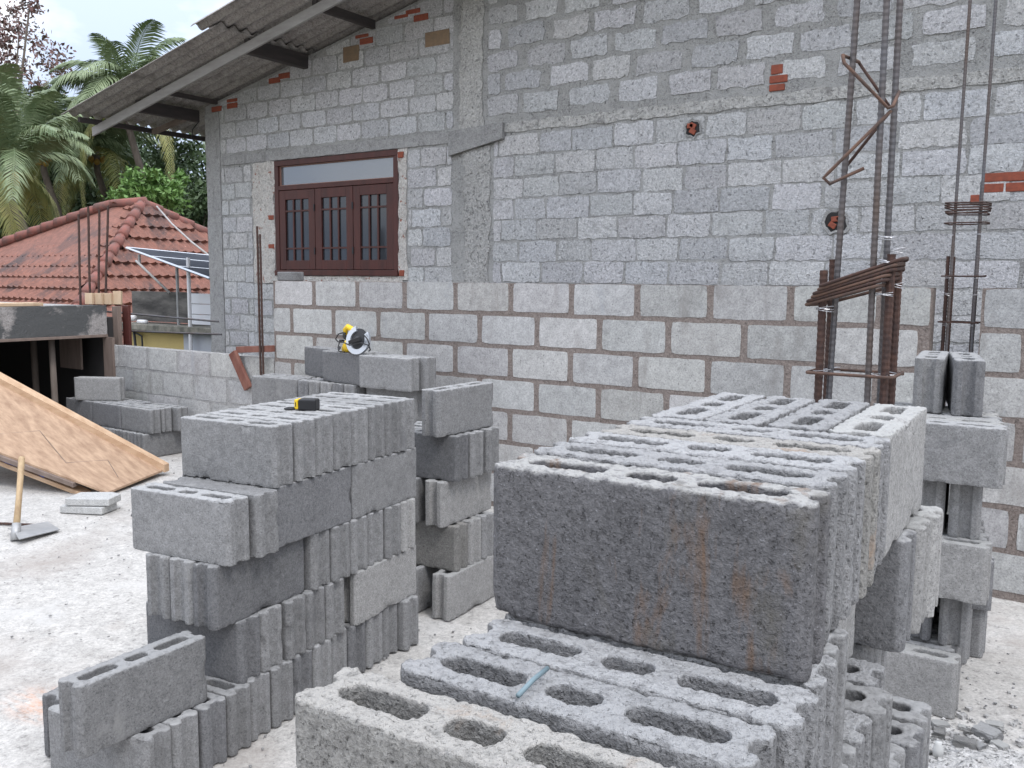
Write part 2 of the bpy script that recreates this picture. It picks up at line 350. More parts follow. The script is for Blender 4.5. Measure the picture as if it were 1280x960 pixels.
WY = 4.73
g = MB()
for (a, b) in ((-5.47, -.815), (-.60, 4.5)):
    g.box(a, b, WY, WY+.10, -.02, 1.449, 0)
    courses(g, a, b, 1.448, .0, WY, .206, .404, .038, .027, off=(-3.681-a) % .442, mi=1, seed=int(a*10)+90, tv=.13, proud=.0025, jit=.0035, phase=.45, r_=.004, step=.03)
lw = g.build('block_wall', [M['wall_mortar'], M['wall_block']]); tag(lw, 'new shoulder high grey block wall with brown mortar joints in front of the house', 'wall')
g = MB(); g.box(-7.68, -5.475, WY-.005, WY+.10, -.02, .85, 0)
courses(g, -7.68, -5.475, .85, 0, WY-.005, .205, .40, .03, .02, off=.15, mi=1, seed=33, tv=.08, proud=.004, jit=.008, r_=.004, step=.035)
lw2 = g.build('block_wall', [M['pale_mortar'], M['wall_block']]); tag(lw2, 'low pale block wall stretch left of the tall one, smeared with cement', 'wall')

# ------------------------------------------------------------------ house
HY = 7.0
SL = .208
def rz(x): return 3.48+SL*(x+9.11) if x < .5 else 3.48+SL*(9.61)-SL*(x-.5)
house = empty('block_house', (-4.3, HY, 0)); tag(house, 'old unplastered grey block house with corrugated roof behind the new wall', 'house')
def par(o): o.parent = house; o.matrix_parent_inverse = Matrix.Translation(house.location).inverted(); return o
HX0, HX1 = -9.21, 8.2
g = MB()
wx0, wx1, wz0, wz1 = -8.03, -6.2, 1.50, 2.765
TH = .18
g.box(HX0, wx0, HY, HY+TH, -3.2, wz1)
g.box(wx1, HX1, HY, HY+TH, -3.2, wz1)
g.box(wx0, wx1, HY, HY+TH, -3.2, wz0)
g.prism([(HX0, wz1), (HX1, wz1), (HX1, rz(HX1)-.0), (.5, rz(.5)), (HX0, rz(HX0))], 'y', HY, HY+TH)
g.box(HX0, HX0+TH, HY+TH, 15, -3.2, rz(HX0)); g.box(HX1-TH, HX1, HY+TH, 15, -3.2, rz(HX1)); g.box(HX0+TH, HX1-TH, 14.8, 15, -3.2, 3.3)
clip = lambda x: rz(x)-.03
# R1 around the window
courses(g, -8.95, -8.42, 2.74, .2, HY, .19, .33, .022, .022, off=.1, seed=1, tv=.10, lv=.12, jit=.009, r_=.004, step=.03, proud=.007)
courses(g, -8.42, -6.2, 1.40, .2, HY, .19, .36, .022, .022, off=.1, seed=2, tv=.10, lv=.12, jit=.009, r_=.004, step=.03, proud=.007)
courses(g, -6.08, -5.52, 2.74, .2, HY, .193, .33, .02, .02, off=.2, seed=3, tv=.12, lv=.14, jit=.009, r_=.004, step=.03, proud=.007)
# R2 above the lintel
courses(g, -8.95, -5.50, 2.885+.178*9, 2.885, HY, .178, .345, .020, .018, off=.1, seed=4, tv=.10, lv=.06, jit=.008, proud=.005, topclip=clip)
# R3 main
courses(g, -5.03, 8.1, 2.785, .2, HY, .193, .378, .020, .016, off=.05, seed=5, tv=.11, lv=.16, jit=.010, r_=.004, step=.03, proud=.0055)
# R4 above the beam, wide joints
courses(g, -5.10, 8.1, 2.935+.2*14, 2.935, HY, .20, .37, .085, .04, off=.2, seed=6, tv=.13, lv=.10, jit=.016, r_=.004, step=.035, proud=.009, topclip=clip)
hw = par(g.build('wall', [M['house_mortar'], M['house_block']]))
def rough_strip(name, poly_rows, Y, proud, mat, jit=.012, seed=0, nz_=40, nx_=6):
    # poly_rows: function z-> (x0,x1); vertical rough strip
    x0f, x1f, z0, z1 = poly_rows; mb = MB(); P = []
    for j in range(nz_+1):
        z = z0+(z1-z0)*j/nz_
        for i in range(nx_+1): P.append((x0f+(x1f-x0f)*i/nx_, Y, z))
    P = np.array(P); a = vnoise(P, 14, seed); b = vnoise(P, 30, seed+1); c_ = vnoise(P, 6, seed+2)
    vs = []
    for k, p in enumerate(P):
        i = k % (nx_+1); e = i in (0, nx_)
        vs.append((p[0]+(jit*a[k]+jit*.6*c_[k] if e else 0), Y-proud+.004*b[k]+.005*a[k]+(proud*.4 if e else 0), p[2]+(jit*.7*a[k] if (k//(nx_+1)) in (0, nz_) else 0)))
    fs = [(j*(nx_+1)+i, j*(nx_+1)+i+1, (j+1)*(nx_+1)+i+1, (j+1)*(nx_+1)+i) for j in range(nz_) for i in range(nx_)]
    ring = [i for i in range(nx_+1)]+[j*(nx_+1)+nx_ for j in range(1, nz_+1)]+[nz_*(nx_+1)+i for i in range(nx_-1, -1, -1)]+[j*(nx_+1) for j in range(nz_-1, 0, -1)]
    n = len(vs); L_ = len(ring); vs += [(vs[k][0], Y+.01, vs[k][2]) for k in ring]
    fs += [(ring[q_], n+q_, n+(q_+1) % L_, ring[(q_+1) % L_]) for q_ in range(L_)]
    mb.add(vs, fs); return par(mb.build(name, mat))
rough_strip('corner_column', (-9.215, -8.96, -3, 3.38), HY, .016, M['smooth_cement'], .006, 1, 60)
rough_strip('column', (-5.42, -5.15, 2.86, rz(-5.3)-.05), HY, .022, M['plaster'], .02, 2, 30)
rough_strip('column', (-5.37, -5.07, .3, 2.70), HY, .016, M['column_rough'], .022, 3, 90, 14)
rough_strip('lintel', (-8.96, -6.0, 2.768, 2.868), HY, .014, M['smooth_cement'], .008, 4, 4, 50)
rough_strip('lintel', (-6.0, -5.5, 2.768, 2.868), HY, .011, M['smooth_cement'], .008, 14, 4, 12)
rough_strip('beam', (-4.95, 8.1, 2.81, 2.90), HY, .009, M['plaster'], .022, 5, 4, 200)
rough_strip('window_jamb', (-8.40, -8.035, 1.42, 2.76), HY, .018, M['jamb'], .022, 6, 30, 8)
rough_strip('window_jamb', (-6.195, -6.09, 1.46, 2.76), HY, .014, M['jamb'], .012, 7, 30, 4)
rough_strip('window_sill', (-8.05, -6.15, 1.425, 1.495), HY, .016, M['jamb'], .010, 8, 3, 40)
g = MB(); g.prism([(-5.53, 2.64), (-4.90, 2.755), (-4.90, 2.90), (-5.53, 2.87)], 'y', HY-.05, HY+.01)
par(g.build('cement_ledge', M['pale_mortar'], bevel=.004))
def bricks(name, items, mat, proud=.012):
    for (x0, x1, z0, z1) in items:
        mb = MB(); mb.box(x0, x1, HY-proud, HY+.02, z0, z1); par(mb.build('brick', mat, bevel=.006))
bricks('b', [(-2.43, -2.34, 3.04, 3.11), (-2.44, -2.30, 2.975, 3.03), (-2.44, -2.32, 2.915, 2.965)], M['brick'])
bricks('b', [(-.93, -.55, 2.155, 2.215), (-.93, -.80, 2.085, 2.145), (-.79, -.55, 2.085, 2.145), (-1.0, -.93, 2.02, 2.075)], M['brick'])
bricks('b', [(-6.19, -6.12, 2.67, 2.73), (-6.18, -6.12, 1.50, 1.56)], M['brick'], .03)
bricks('b', [(-8.13, -8.05, 2.12, 2.17), (-8.14, -8.05, 1.8, 1.85)], M['brick'], .022)
for (x, z) in ((-9.0, 3.42), (-8.72, 3.50), (-8.72, 3.43), (-8.0, 3.63), (-7.84, 3.66), (-6.68, 3.93), (-6.62, 3.86), (-6.15, 4.04), (-6.0, 4.06), (-5.9, 3.98)):
    bricks('b', [(x-.09, x+.09, z-.03, min(z+.03, rz(x-.09)-.035))], M['brick'])
bricks('b', [(-6.95, -6.72, 3.68, 3.84), (-5.85, -5.55, 3.69, 3.83)], M['brown_brick'], .008)
# holes in the wall: flat dark discs painted as the shade inside, with broken brick
def pocket(x, z, r_, seed):
    mb = MB(); rr = random.Random(seed); n = 16
    ring = [(r_*(1+.25*rr.uniform(-1, 1))*math.cos(2*math.pi*i/n), r_*(1+.25*rr.uniform(-1, 1))*math.sin(2*math.pi*i/n)) for i in range(n)]
    vs = [(x+a*1.18, HY-.017, z+b*1.18) for a, b in ring]+[(x+a*.9, HY-.011, z+b*.9) for a, b in ring]
    mb.add(vs, [(i, (i+1) % n, n+(i+1) % n, n+i) for i in range(n)], 0)
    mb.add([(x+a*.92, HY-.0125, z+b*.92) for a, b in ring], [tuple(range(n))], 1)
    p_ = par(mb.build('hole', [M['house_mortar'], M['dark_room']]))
    for _ in range(3):
        b_ = MB(); cx, cz = x+rr.uniform(-.4, .4)*r_, z+rr.uniform(-.5, .4)*r_
        b_.box(-.028, .028, -.012, .004, -.02, .02, Mx=Matrix.Translation((cx, HY-.014, cz)) @ Matrix.Rotation(rr.uniform(-.6, .6), 4, 'Y'))
        o = b_.build('brick', M['brick'], bevel=.005); o.parent = p_
    return p_
pocket(-1.89, 1.92, .085, 3)
pocket(-3.06, 2.69, .065, 5)
# window
win = MB()
wy0, wy1 = HY-.012, HY+.09
fw_ = .065
win.box(wx0, wx1, wy0, wy1, wz1-fw_, wz1-.005); win.box(wx0, wx1, wy0-.02, wy1, wz0, wz0+.06)
win.box(wx0, wx0+fw_, wy0, wy1, wz0+.06, wz1-fw_); win.box(wx1-fw_, wx1, wy0, wy1, wz0+.06, wz1-fw_)
win.box(wx0+fw_, wx1-fw_, wy0, wy1, 2.435, 2.485)
wo_ = par(win.build('window', M['wood_red'], bevel=.004))
tg = MB(); tg.box(wx0+fw_, wx1-fw_, HY+.03, HY+.036, 2.485, wz1-fw_)
t_ = tg.build('pane', M['glass']); t_.parent = wo_; 
tr = MB()
M['wood_trim'] = simple('pinkish_putty_trim', (.34, .19, .15), .6)
for (a, b, c_, d) in ((wx0+fw_, wx1-fw_, 2.485, 2.494), (wx0+fw_, wx1-fw_, wz1-fw_-.009, wz1-fw_), (wx0+fw_, wx0+fw_+.009, 2.494, wz1-fw_-.009), (wx1-fw_-.009, wx1-fw_, 2.494, wz1-fw_-.009)):
    tr.box(a, b, HY+.015, HY+.03, c_, d)
o = tr.build('trim', M['wood_trim']); o.parent = wo_
sw = (wx1-wx0-2*fw_)/3
for k in range(3):
    a = wx0+fw_+k*sw+.004; b = a+sw-.008; z0, z1 = wz0+.066, 2.43
    s_ = MB(); st = .095; yf, yb = wy0+.006, wy0+.045
    s_.box(a, a+st, yf, yb, z0, z1); s_.box(b-st, b, yf, yb, z0, z1)
    s_.box(a+st, b-st, yf, yb, z1-.10, z1); s_.box(a+st, b-st, yf, yb, z0, z0+.10)
    o = s_.build('sash', M['wood_red'], bevel=.003); o.parent = wo_
    gx0, gx1, gz0, gz1 = a+st, b-st, z0+.10, z1-.10
    p_ = MB(); p_.box(gx0, gx1, yb-.018, yb-.013, gz0, gz1); o = p_.build('pane', M['glass_dark']); o.parent = wo_
    mu = MB()
    for q_ in (1, 2):
        cx = gx0+(gx1-gx0)*q_/3; mu.box(cx-.010, cx+.010, yf+.006, yb-.02, gz0, gz1)
    for cz in (gz1-.125, gz0+.13): mu.box(gx0, gx1, yf+.0035, yb-.022, cz-.009, cz+.009)
    o = mu.build('muntin', M['wood_red']); o.parent = wo_
    hg = MB(); hx = b+.0 if k < 2 else a
    for hz in (z1-.2, z0+.2): hg.tube([(hx-.002, yf-.006, hz-.035), (hx-.002, yf-.006, hz+.035)], .007, 8)
    o = hg.build('hinge', M['dark_grey']); o.parent = wo_
for ch in wo_.children: ch.matrix_parent_inverse = Matrix.Identity(4)
# roof
def sheet(x0, x1, y0, y1, up, side=1, seed=0):
    mb = MB(); ny_ = int((y1-y0)/.0183); nx_ = 14
    for lay in (0, 1):
        vs = []
        for i in range(nx_+1):
            x = x0+(x1-x0)*i/nx_
            for j in range(ny_+1):
                y = y0+(y1-y0)*j/ny_
                ph = 2*math.pi*y/.146
                vs.append((x, y, rz(x)+up+.024*math.sin(ph)+.006*math.sin(3*ph+1)*.3+(.007 if lay else 0)))
        fs = [(i*(ny_+1)+j, i*(ny_+1)+j+1, (i+1)*(ny_+1)+j+1, (i+1)*(ny_+1)+j) for i in range(nx_) for j in range(ny_)]
        mb.add(vs, fs)
        if lay == 0: n0 = len(vs)
    W_ = ny_+1
    e = [[i*W_ for i in range(nx_+1)], [i*W_+ny_ for i in range(nx_+1)], list(range(W_)), [nx_*W_+j for j in range(W_)]]
    for l_ in e:
        for q_ in range(len(l_)-1): mb.f.append((l_[q_], l_[q_+1], l_[q_+1]+n0, l_[q_]+n0)); mb.mi.append(0); mb.t.append(1.0)
    o = par(mb.build('roof_sheet', M['fibre'], smooth=True)); return o
sheet(-10.2, -7.45, 5.80, 15.6, .055)
sheet(-7.66, -5.2, 5.68, 15.6, .085)
sheet(-5.4, -2.5, 5.80, 15.6, .115)
sheet(-2.7, .55, 5.74, 15.6, .145)
sheet(.5, 9.0, 5.8, 15.6, .09)
def purlin(x, y0, y1, z1, wd, h_, mat='dark_wood'):
    mb = MB(); mb.box(x-wd/2, x+wd/2, y0, y1, z1-h_, z1); return par(mb.build('rafter', M[mat], bevel=.004))
purlin(-9.36, 6.21, HY, 3.435, .075, .135)
purlin(-9.0, 6.21, HY, 3.52, .04, .05)
purlin(-7.50, 6.21, HY, 3.835, .075, .145)
purlin(-6.52, 6.19, HY, 4.045, .05, .085)
purlin(-5.0, 6.21, HY, rz(-5)+.02, .075, .13)
purlin(-3.2, 6.21, HY, rz(-3.2)+.02, .075, .13)
purlin(-1.2, 6.21, HY, rz(-1.2)+.02, .075, .13)
purlin(-10.10, 5.95, 15, 3.275, .05, .055)
g = MB(); g.prism([(-9.95, rz(-9.95)-.07), (-9.35, rz(-9.35)-.09), (-9.35, rz(-9.35)-.14), (-9.95, rz(-9.95)-.12)], 'y', 6.78, 6.84); par(g.build('brace', M['board_old']))
g = MB(); g.prism([(-10.2, rz(-10.2)-.055), (.5, rz(.5)-.0), (.5, rz(.5)-.09), (-10.2, rz(-10.2)-.155)], 'y', 6.165, 6.19); par(g.build('barge_board', M['board']))
g = MB(); g.tube([(-7.53, 6.62, 3.74), (-7.54, 6.60, 3.80), (-7.54, 6.64, 3.81), (-7.54, 6.98, 3.78)], .008, 6); par(g.build('conduit', M['white_paint']))
g = MB(); g.tube([(-9.3, 6.97, 3.30), (-9.33, 6.9, 3.2), (-9.38, 6.93, 3.1), (-9.4, 7.05, 3.05)], .006, 6); par(g.build('cable', M['black']))

# ------------------------------------------------------------------ unfinished stair cover at the left
st = empty('concrete_stair_cover', (-7.85, 3.2, 0)); tag(st, 'half built low concrete beam and roof over a dark opening at the left', 'beam')
def ps(mb, name, mat, **kw):
    o = mb.build(name, mat, **kw); o.parent = st; o.matrix_parent_inverse = Matrix.Translation(st.location).inverted(); return o
M['wet_beam'] = concrete('damp_patched_beam', (.23, .215, .205), (.31, .29, .28), (.38, .37, .36), (.14, .13, .13), large=2, fine=90, pit=50, ro=False, bs=.7, bd=.005, patch=((.095, .097, .098), 1.9, .47, .52))
P_ = MB(); nY, nZ = 60, 8; pts = np.array([(-7.70, 1.2+3.52*i/nY, .95+.262*j/nZ) for j in range(nZ+1) for i in range(nY+1)])
dn = .006*vnoise(pts, 9, 2)+.004*vnoise(pts, 30, 3)
P_.add([(p[0]-abs(d)*.8, p[1], p[2]) for p, d in zip(pts, dn)], [(j*(nY+1)+i, j*(nY+1)+i+1, (j+1)*(nY+1)+i+1, (j+1)*(nY+1)+i) for j in range(nZ) for i in range(nY)])
P_.box(-7.95, -7.712, 1.2, 4.72, .952, 1.21)
ps(P_, 'beam', M['wet_beam'])
g = MB(); g.box(-7.99, -7.682, 1.2, 4.715, .925, .949); ps(g, 'shutter_board', M['board_old'], bevel=.003)
g = MB(); g.box(-10.6, -7.96, 1.2, 4.72, 1.10, 1.205); ps(g, 'roof_slab', M['smooth_cement'])
for k, (a, b) in enumerate(((-8.02, -7.80), (-8.3, -8.06))):
    g = MB(); g.box(a, b, 1.4, 4.2-.2*k, 1.213, 1.24); ps(g, 'plank', M['pine'], bevel=.003)
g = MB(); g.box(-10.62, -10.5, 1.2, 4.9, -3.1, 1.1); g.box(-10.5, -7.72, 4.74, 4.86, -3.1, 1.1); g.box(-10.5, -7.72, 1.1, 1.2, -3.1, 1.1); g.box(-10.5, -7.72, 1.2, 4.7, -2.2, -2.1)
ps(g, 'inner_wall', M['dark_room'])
g = MB(); g.box(-7.745, -7.60, 4.70, 4.727, 0, .925); ps(g, 'end_post', M['board_old'])
for (x, y, r_) in ((-7.85, 4.28, .028), (-8.25, 4.33, .03), (-8.0, 3.6, .03)):
    g = MB(); g.tube([(x, y, -2.1), (x+.01, y+.012, -.5), (x, y, .93)], [r_*1.05, r_, r_*.92], 10); ps(g, 'prop', M['bark'], smooth=True)
g = MB(); g.box(-8.3, -7.95, 4.60, 4.62, .62, .93); ps(g, 'hanging_ply', M['board_old'])
g = MB(); g.box(-7.72, -7.44, 4.55, 4.58, 0, 0.001)
# boards at the beam's end and pale offcuts on top
g = MB(); g.box(-7.73, -7.64, 4.79, 4.83, .83, 1.20); o = g.build('shutter_board', M['board_old'], bevel=.003); tag(o, 'grey shutter board standing at the end of the left beam', 'board')
g = MB(); g.box(-7.68, -7.58, 4.86, 4.885, .80, 1.21); o = g.build('shutter_board', M['wood_red'], bevel=.003); tag(o, 'red brown board standing behind the low wall beside the beam end', 'board')
for k, x in enumerate((112, 124, 135, 147)):
    p0 = at(x-5, 381, 8.55); p1 = at(x+5, 369, 8.55)
    g = MB(); g.box(-.045, .045, -.012, .012, 0, .105+.02*(k == 3)); o = g.build('wood_offcut', M['pine'], bevel=.002)
    b_ = at(x, 381, 8.55); o.location = (b_.x, b_.y, 1.21); o.rotation_euler = (R(rnd.uniform(-4, 4)), 0, R(20+rnd.uniform(-10, 10)))
    tag(o, ['pale pine offcut, leftmost of four upright on the left beam end', 'pale pine offcut, second from left on the left beam end', 'pale pine offcut, third from left on the left beam end', 'tallest pale pine offcut at the right tip of the left beam'][k], 'offcut', 'pine offcuts on the beam end')

# ------------------------------------------------------------------ hollow blocks
BL, BT, BH = .42, .102, .20
def stadium(cx, L_, wd, n=7):
    r_ = wd/2; h_ = L_/2-r_*.8; pts = []
    for i in range(n): a = -math.pi/2+math.pi*i/(n-1); pts.append((cx+h_+r_*.8*math.cos(a), r_*math.sin(a)))
    for i in range(n): a = math.pi/2+math.pi*i/(n-1); pts.append((cx-h_+r_*.8*math.cos(a), r_*math.sin(a)))
    return pts
def block_mesh(name, vox, seed, rough=1.0, mat=None):
    a, b = BL/2, BT/2; g1, g2, d = .021, .012, .016
    prof = [(a-.014, -b), (a, -b+.012), (a, -g1), (a-d, -g2), (a-d, g2), (a, g1), (a, b-.012), (a-.014, b)]
    prof = prof+[(-x, -y) for x, y in prof]
    mb = MB(); mb.prism(prof, 'z', 0, BH); o = mb.build('tmp', M['block'])
    cut = MB()
    for cx, L_ in ((-.118, .112), (0, .066), (.118, .112)): cut.prism(stadium(cx, L_, .039), 'z', .03, BH+.05)
    co = cut.build('tmpc', M['block'])
    bo = o.modifiers.new('b', 'BOOLEAN'); bo.operation = 'DIFFERENCE'; bo.solver = 'EXACT'; bo.object = co
    rm = o.modifiers.new('r', 'REMESH'); rm.mode = 'VOXEL'; rm.voxel_size = vox
    dg = bpy.context.evaluated_depsgraph_get(); dg.update()
    me = bpy.data.meshes.new_from_object(o.evaluated_get(dg)); me.name = name
    bpy.data.objects.remove(o); bpy.data.objects.remove(co)
    n = len(me.vertices); P = np.empty(n*3); me.vertices.foreach_get('co', P); P = P.reshape(-1, 3)
    Nn = np.array([v.normal[:] for v in me.vertices])
    dd = np.stack([a-np.abs(P[:, 0]), b-np.abs(P[:, 1]), np.minimum(P[:, 2], BH-P[:, 2])], 1); ds = np.sort(np.clip(dd, 0, 1), 1)
    edge = np.exp(-(ds[:, 0]**2+ds[:, 1]**2)/.007**2)
    top = np.exp(-np.clip(BH-P[:, 2], 0, 1)**2/.008**2)
    amt = rough*(.0004*vnoise(P, 40, seed)+.0003*vnoise(P, 110, seed+1)+.0007*vnoise(P, 260, seed+6)*min(1, .004/vox))
    amt += rough*top*(.0010*vnoise(P, 90, seed+2)+.0013*vnoise(P, 210, seed+3))
    ch = np.clip(vnoise(P, 60, seed+4)-.05, 0, 1)
    amt -= edge*(.0006+.0060*ch*rough)
    big = np.clip(vnoise(P, 11, seed+5)-.45, 0, 1)*np.exp(-(ds[:, 0]**2+ds[:, 1]**2)/.02**2)
    amt -= big*.03*rough
    P = P+Nn*amt[:, None]
    me.vertices.foreach_set('co', P.ravel()); me.update()
    me.polygons.foreach_set('use_smooth', [True]*len(me.polygons))
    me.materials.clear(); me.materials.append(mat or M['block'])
    return me
NEAR = [block_mesh('block_near', .0027, 10+i, 1.0) for i in range(4)]
MID = [block_mesh('block_mid', .0042, 30+i, .8) for i in range(5)]
FAR = [block_mesh('block_far', .008, 50+i, .7) for i in range(3)]
ORD = ['first', 'second', 'third', 'fourth', 'fifth', 'sixth', 'seventh', 'eighth', 'ninth', 'tenth', 'eleventh', 'twelfth', 'thirteenth', 'fourteenth']
seen = set()
def block(x, y, z, rot, label, group, pool, mat='block', flip=False, jit=1.0, sz=1.0):
    me = pool[rnd.randrange(len(pool))]
    o = bpy.data.objects.new('hollow_block', me); C.objects.link(o)
    rr_ = rot+jit*R(rnd.uniform(-.7, .7))+(math.pi if rnd.random() < .5 else 0)
    o.scale = (1, .965 if sz > 1 else .98, sz)
    z += rnd.uniform(0, .0025) if jit and ('top' in label) else 0
    o.location = (x+jit*rnd.uniform(-.003, .003), y+jit*rnd.uniform(-.002, .002), z)
    o.rotation_euler = (0, 0, rr_)
    if flip:
        o.rotation_euler = (math.pi, 0, rr_); o.location.z = z+BH*sz
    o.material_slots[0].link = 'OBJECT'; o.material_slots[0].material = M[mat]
    assert label not in seen, label
    seen.add(label); nw = len(label.split()); assert 4 <= nw <= 16, label
    tag(o, label, 'concrete block', group)
    return o
def frame(ox, oy, ang):
    ca, sa = math.cos(ang), math.sin(ang)
    return lambda u, v: (ox+u*ca-v*sa, oy+u*sa+v*ca)

# stack A (left of centre)
GA = 'blocks of the left stack'; aA = .1342; fa = frame(-2.64, 1.856, aA)
S = 'left stack'
def run(fr, ang, u, vs, z, course, stack, group, pool, mats, kind='crosswise', flip=(), jit=1, sz=1, us=None):
    for k, v in enumerate(vs):
        x, y = fr(u if us is None else us[k], v)
        block(x, y, z, ang, f'{mname(mats, k)} block, {ORD[k]} from the front lying {kind} in the {course} course, {stack}', group, pool, mats[k % len(mats)], k in flip, jit, sz)
def runY(fr, ang, us, v, z, course, stack, group, pool, mats, where='', flip=(), jit=1, sz=1):
    for k, u in enumerate(us):
        x, y = fr(u, v)
        block(x, y, z, ang+math.pi/2, f'{mname(mats, k)} block, {ORD[k]} from the right lying lengthwise{where} in {course} course, {stack}', group, pool, mats[k % len(mats)], k in flip, jit, sz)
NM = {'block': 'grey', 'block_dark': 'dark grey', 'block_light': 'light grey', 'block_warm': 'warm grey', 'block_dust': 'cement dusted', 'block_stain': 'rust stained'}
def mname(m, k): return NM[m[k % len(m)]]
B1, D1, L1, W1 = 'block', 'block_dark', 'block_light', 'block_warm'
run(fa, aA, .212, [.052]+[.160+.1025*k for k in range(7)], .8, 'top', S, GA, MID, [B1])
run(fa, aA, .205, [-.154], .6, 'second', S, GA, MID, [B1]); 
x, y = fa(.232, -.050); block(x, y, .6, aA, 'grey block laid flat side up behind the chipped one, second course, left stack', GA, MID, B1, True)
runY(fa, aA, [.365, .262, .158, .054], .213, .6, 'second', S, GA, MID, [D1, B1, B1, B1], ' in front')
runY(fa, aA, [.365, .262, .158, .054], .635, .6, 'second', S, GA, MID, [B1, B1, B1, B1], ' at back')
runY(fa, aA, [.333, .229, .125], -.018, .4, 'third', S, GA, MID, [D1, B1, B1])
run(fa, aA, .209, [.248+.1035*k for k in range(6)], .4, 'third', S, GA, MID, [B1, B1, B1, B1, B1, L1], us=[.2, .21, .215, .21, .22, .22])
run(fa, aA, .18, [-.096+.104*k for k in range(5)], .2, 'fourth', S, GA, MID, [D1, B1, B1, B1, B1], us=[.185, .19, .2, .2, .205])
runY(fa, aA, [.368, .262, .158, .054], .632, .2, 'fourth', S, GA, MID, [L1, B1, B1, B1])
run(fa, aA, .2, [-.48+.1035*k for k in range(13)], 0, 'bottom', S, GA, MID, [B1, B1, D1, B1, B1, B1, D1], us=[.2, .2, .205, .21, .2, .205, .2, .2, .19, .2, .205, .2, .235])
x, y = fa(-.058, -.262); block(x, y, 0, aA+math.pi/2, 'dark block on the floor at the near left corner of the left stack', GA, MID, D1)
block(-2.268, 1.436, .2, math.pi/2+.045, 'grey block with rusty corner set out at the near end of left stack', GA, MID, B1, jit=0)

# stack C (behind, right of A)
GC = 'blocks of the narrow middle stack'; aC = .07; fc = frame(-2.35, 2.965, aC); S = 'narrow middle stack'
block(*fc(-.085, .20), .8, aC+math.pi/2-.05, 'grey block standing alone on top of the narrow middle stack', GC, MID, B1)
run(fc, aC, -.212, [.112, .222, .345], .6, 'second', S, GC, MID, [D1, B1, B1], us=[-.215, -.205, -.20])
runY(fc, aC, [-.105, -.245, -.37], .235, .4, 'third', S, GC, MID, [L1, B1, B1])
run(fc, aC, -.22, [.115, .23, .335], .2, 'fourth', S, GC, MID, [W1, L1, B1])
runY(fc, aC, [-.052, -.225, -.36], .21, 0, 'bottom', S, GC, MID, [L1, B1, B1])

# stack B (foreground right)
GB = 'blocks of the big front stack'; aB = .0534; fb = frame(-.695, .955, aB); S = 'front stack'
Z6, PZ, KZ = 1.0212, .2042, 1.02
def zB(r_): return PZ*(r_-1)
DU = 'block_dust'
x, y = fb(.212, .052); block(x, y, zB(6), aB, 'big dark block with rust streaks facing us on top of the front stack', GB, [NEAR[0]], 'block_stain', jit=0, sz=KZ)
run(fb, aB, .212, [.160+.106*k for k in range(4)], zB(6), 'top', S, GB, NEAR, [DU, DU, W1, DU], sz=KZ)
runY(fb, aB, [.369, .262, .156, .05], .745, zB(6), 'top', S, GB, NEAR, [L1, DU, DU, DU], sz=KZ)
run(fb, aB, .2, [-.273, -.152, -.047, .058, .163], zB(5), 'second', S, GB, NEAR, [W1, DU, DU, DU, B1], sz=KZ, us=[.165, .212, .228, .225, .222])
runY(fb, aB, [.312, .208, .104, .0], .438, zB(5), 'second', S, GB, NEAR[1:], [L1, B1, B1, B1], sz=KZ)
run(fb, aB, .23, [.735, .84, .945], zB(5), 'second', S+' rear', GB, MID, [D1, L1, L1], sz=KZ, us=[.226, .236, .245])
run(fb, aB, .21, [-.262+.1045*k for k in range(9)], zB(4), 'third', S, GB, NEAR, [B1, DU, B1, DU, B1, B1, DU, B1, DU], sz=KZ, us=[.2, .215, .22, .22, .22, .218, .222, .235, .205])
run(fb, aB, .1, [.74, .845], zB(4), 'third', S+' rear', GB, MID, [B1, B1], sz=KZ, us=[.17, .17])
run(fb, aB, .22, [-.24+.106*k for k in range(12)], zB(3), 'fourth', S, GB, MID, [B1, D1, B1], sz=KZ, us=[.2, .2, .2, .21, .21, .21, .21, .2, .22, .23, .25, .25])
run(fb, aB, .21, [-.2+.106*k for k in range(11)], zB(2), 'fifth', S, GB, MID, [B1], sz=KZ)
run(fb, aB, .21, [-.2+.106*k for k in range(11)], zB(1), 'bottom', S, GB, MID, [B1], sz=KZ)

# stack F (right)
GF = 'blocks of the right stack'; S = 'right stack'
block(-.630, 3.76, 1.0, math.pi/2+.11, 'grey block standing left of two on top of the right stack', GF, MID, B1)
block(-.515, 3.74, 1.0, math.pi/2+.19, 'darker block turned askew, right of two on top of the right stack', GF, MID, D1)
fF = frame(0, 0, 0)
run(fF, 0, -.53, [3.355+.104*k for k in range(5)], .8, 'second', S, GF, MID, [B1, L1, B1, L1, B1], us=[-.532, -.555, -.575, -.60, -.625])
runY(fF, .13, [-.462, -.578, -.70], 3.585, .6, 'third', S, GF, MID, [B1, B1, W1])
run(fF, 0, -.557, [3.355+.104*k for k in range(4)], .4, 'fourth', S, GF, MID, [L1, B1, B1, B1], us=[-.557, -.58, -.605, -.625])
runY(fF, .12, [-.478, -.598, -.715], 3.62, .2, 'fifth', S, GF, MID, [B1, D1, B1])
block(-.60, 3.90, .2, 0.1, 'dark grey block half hidden behind the fifth course of the right stack', GF, MID, D1)
run(fF, 0, -.62, [3.312+.104*k for k in range(7)], 0, 'bottom', S, GF, MID, [L1, B1, B1, B1, B1, B1, B1], us=[-.625, -.65, -.66, -.67, -.67, -.66, -.615])

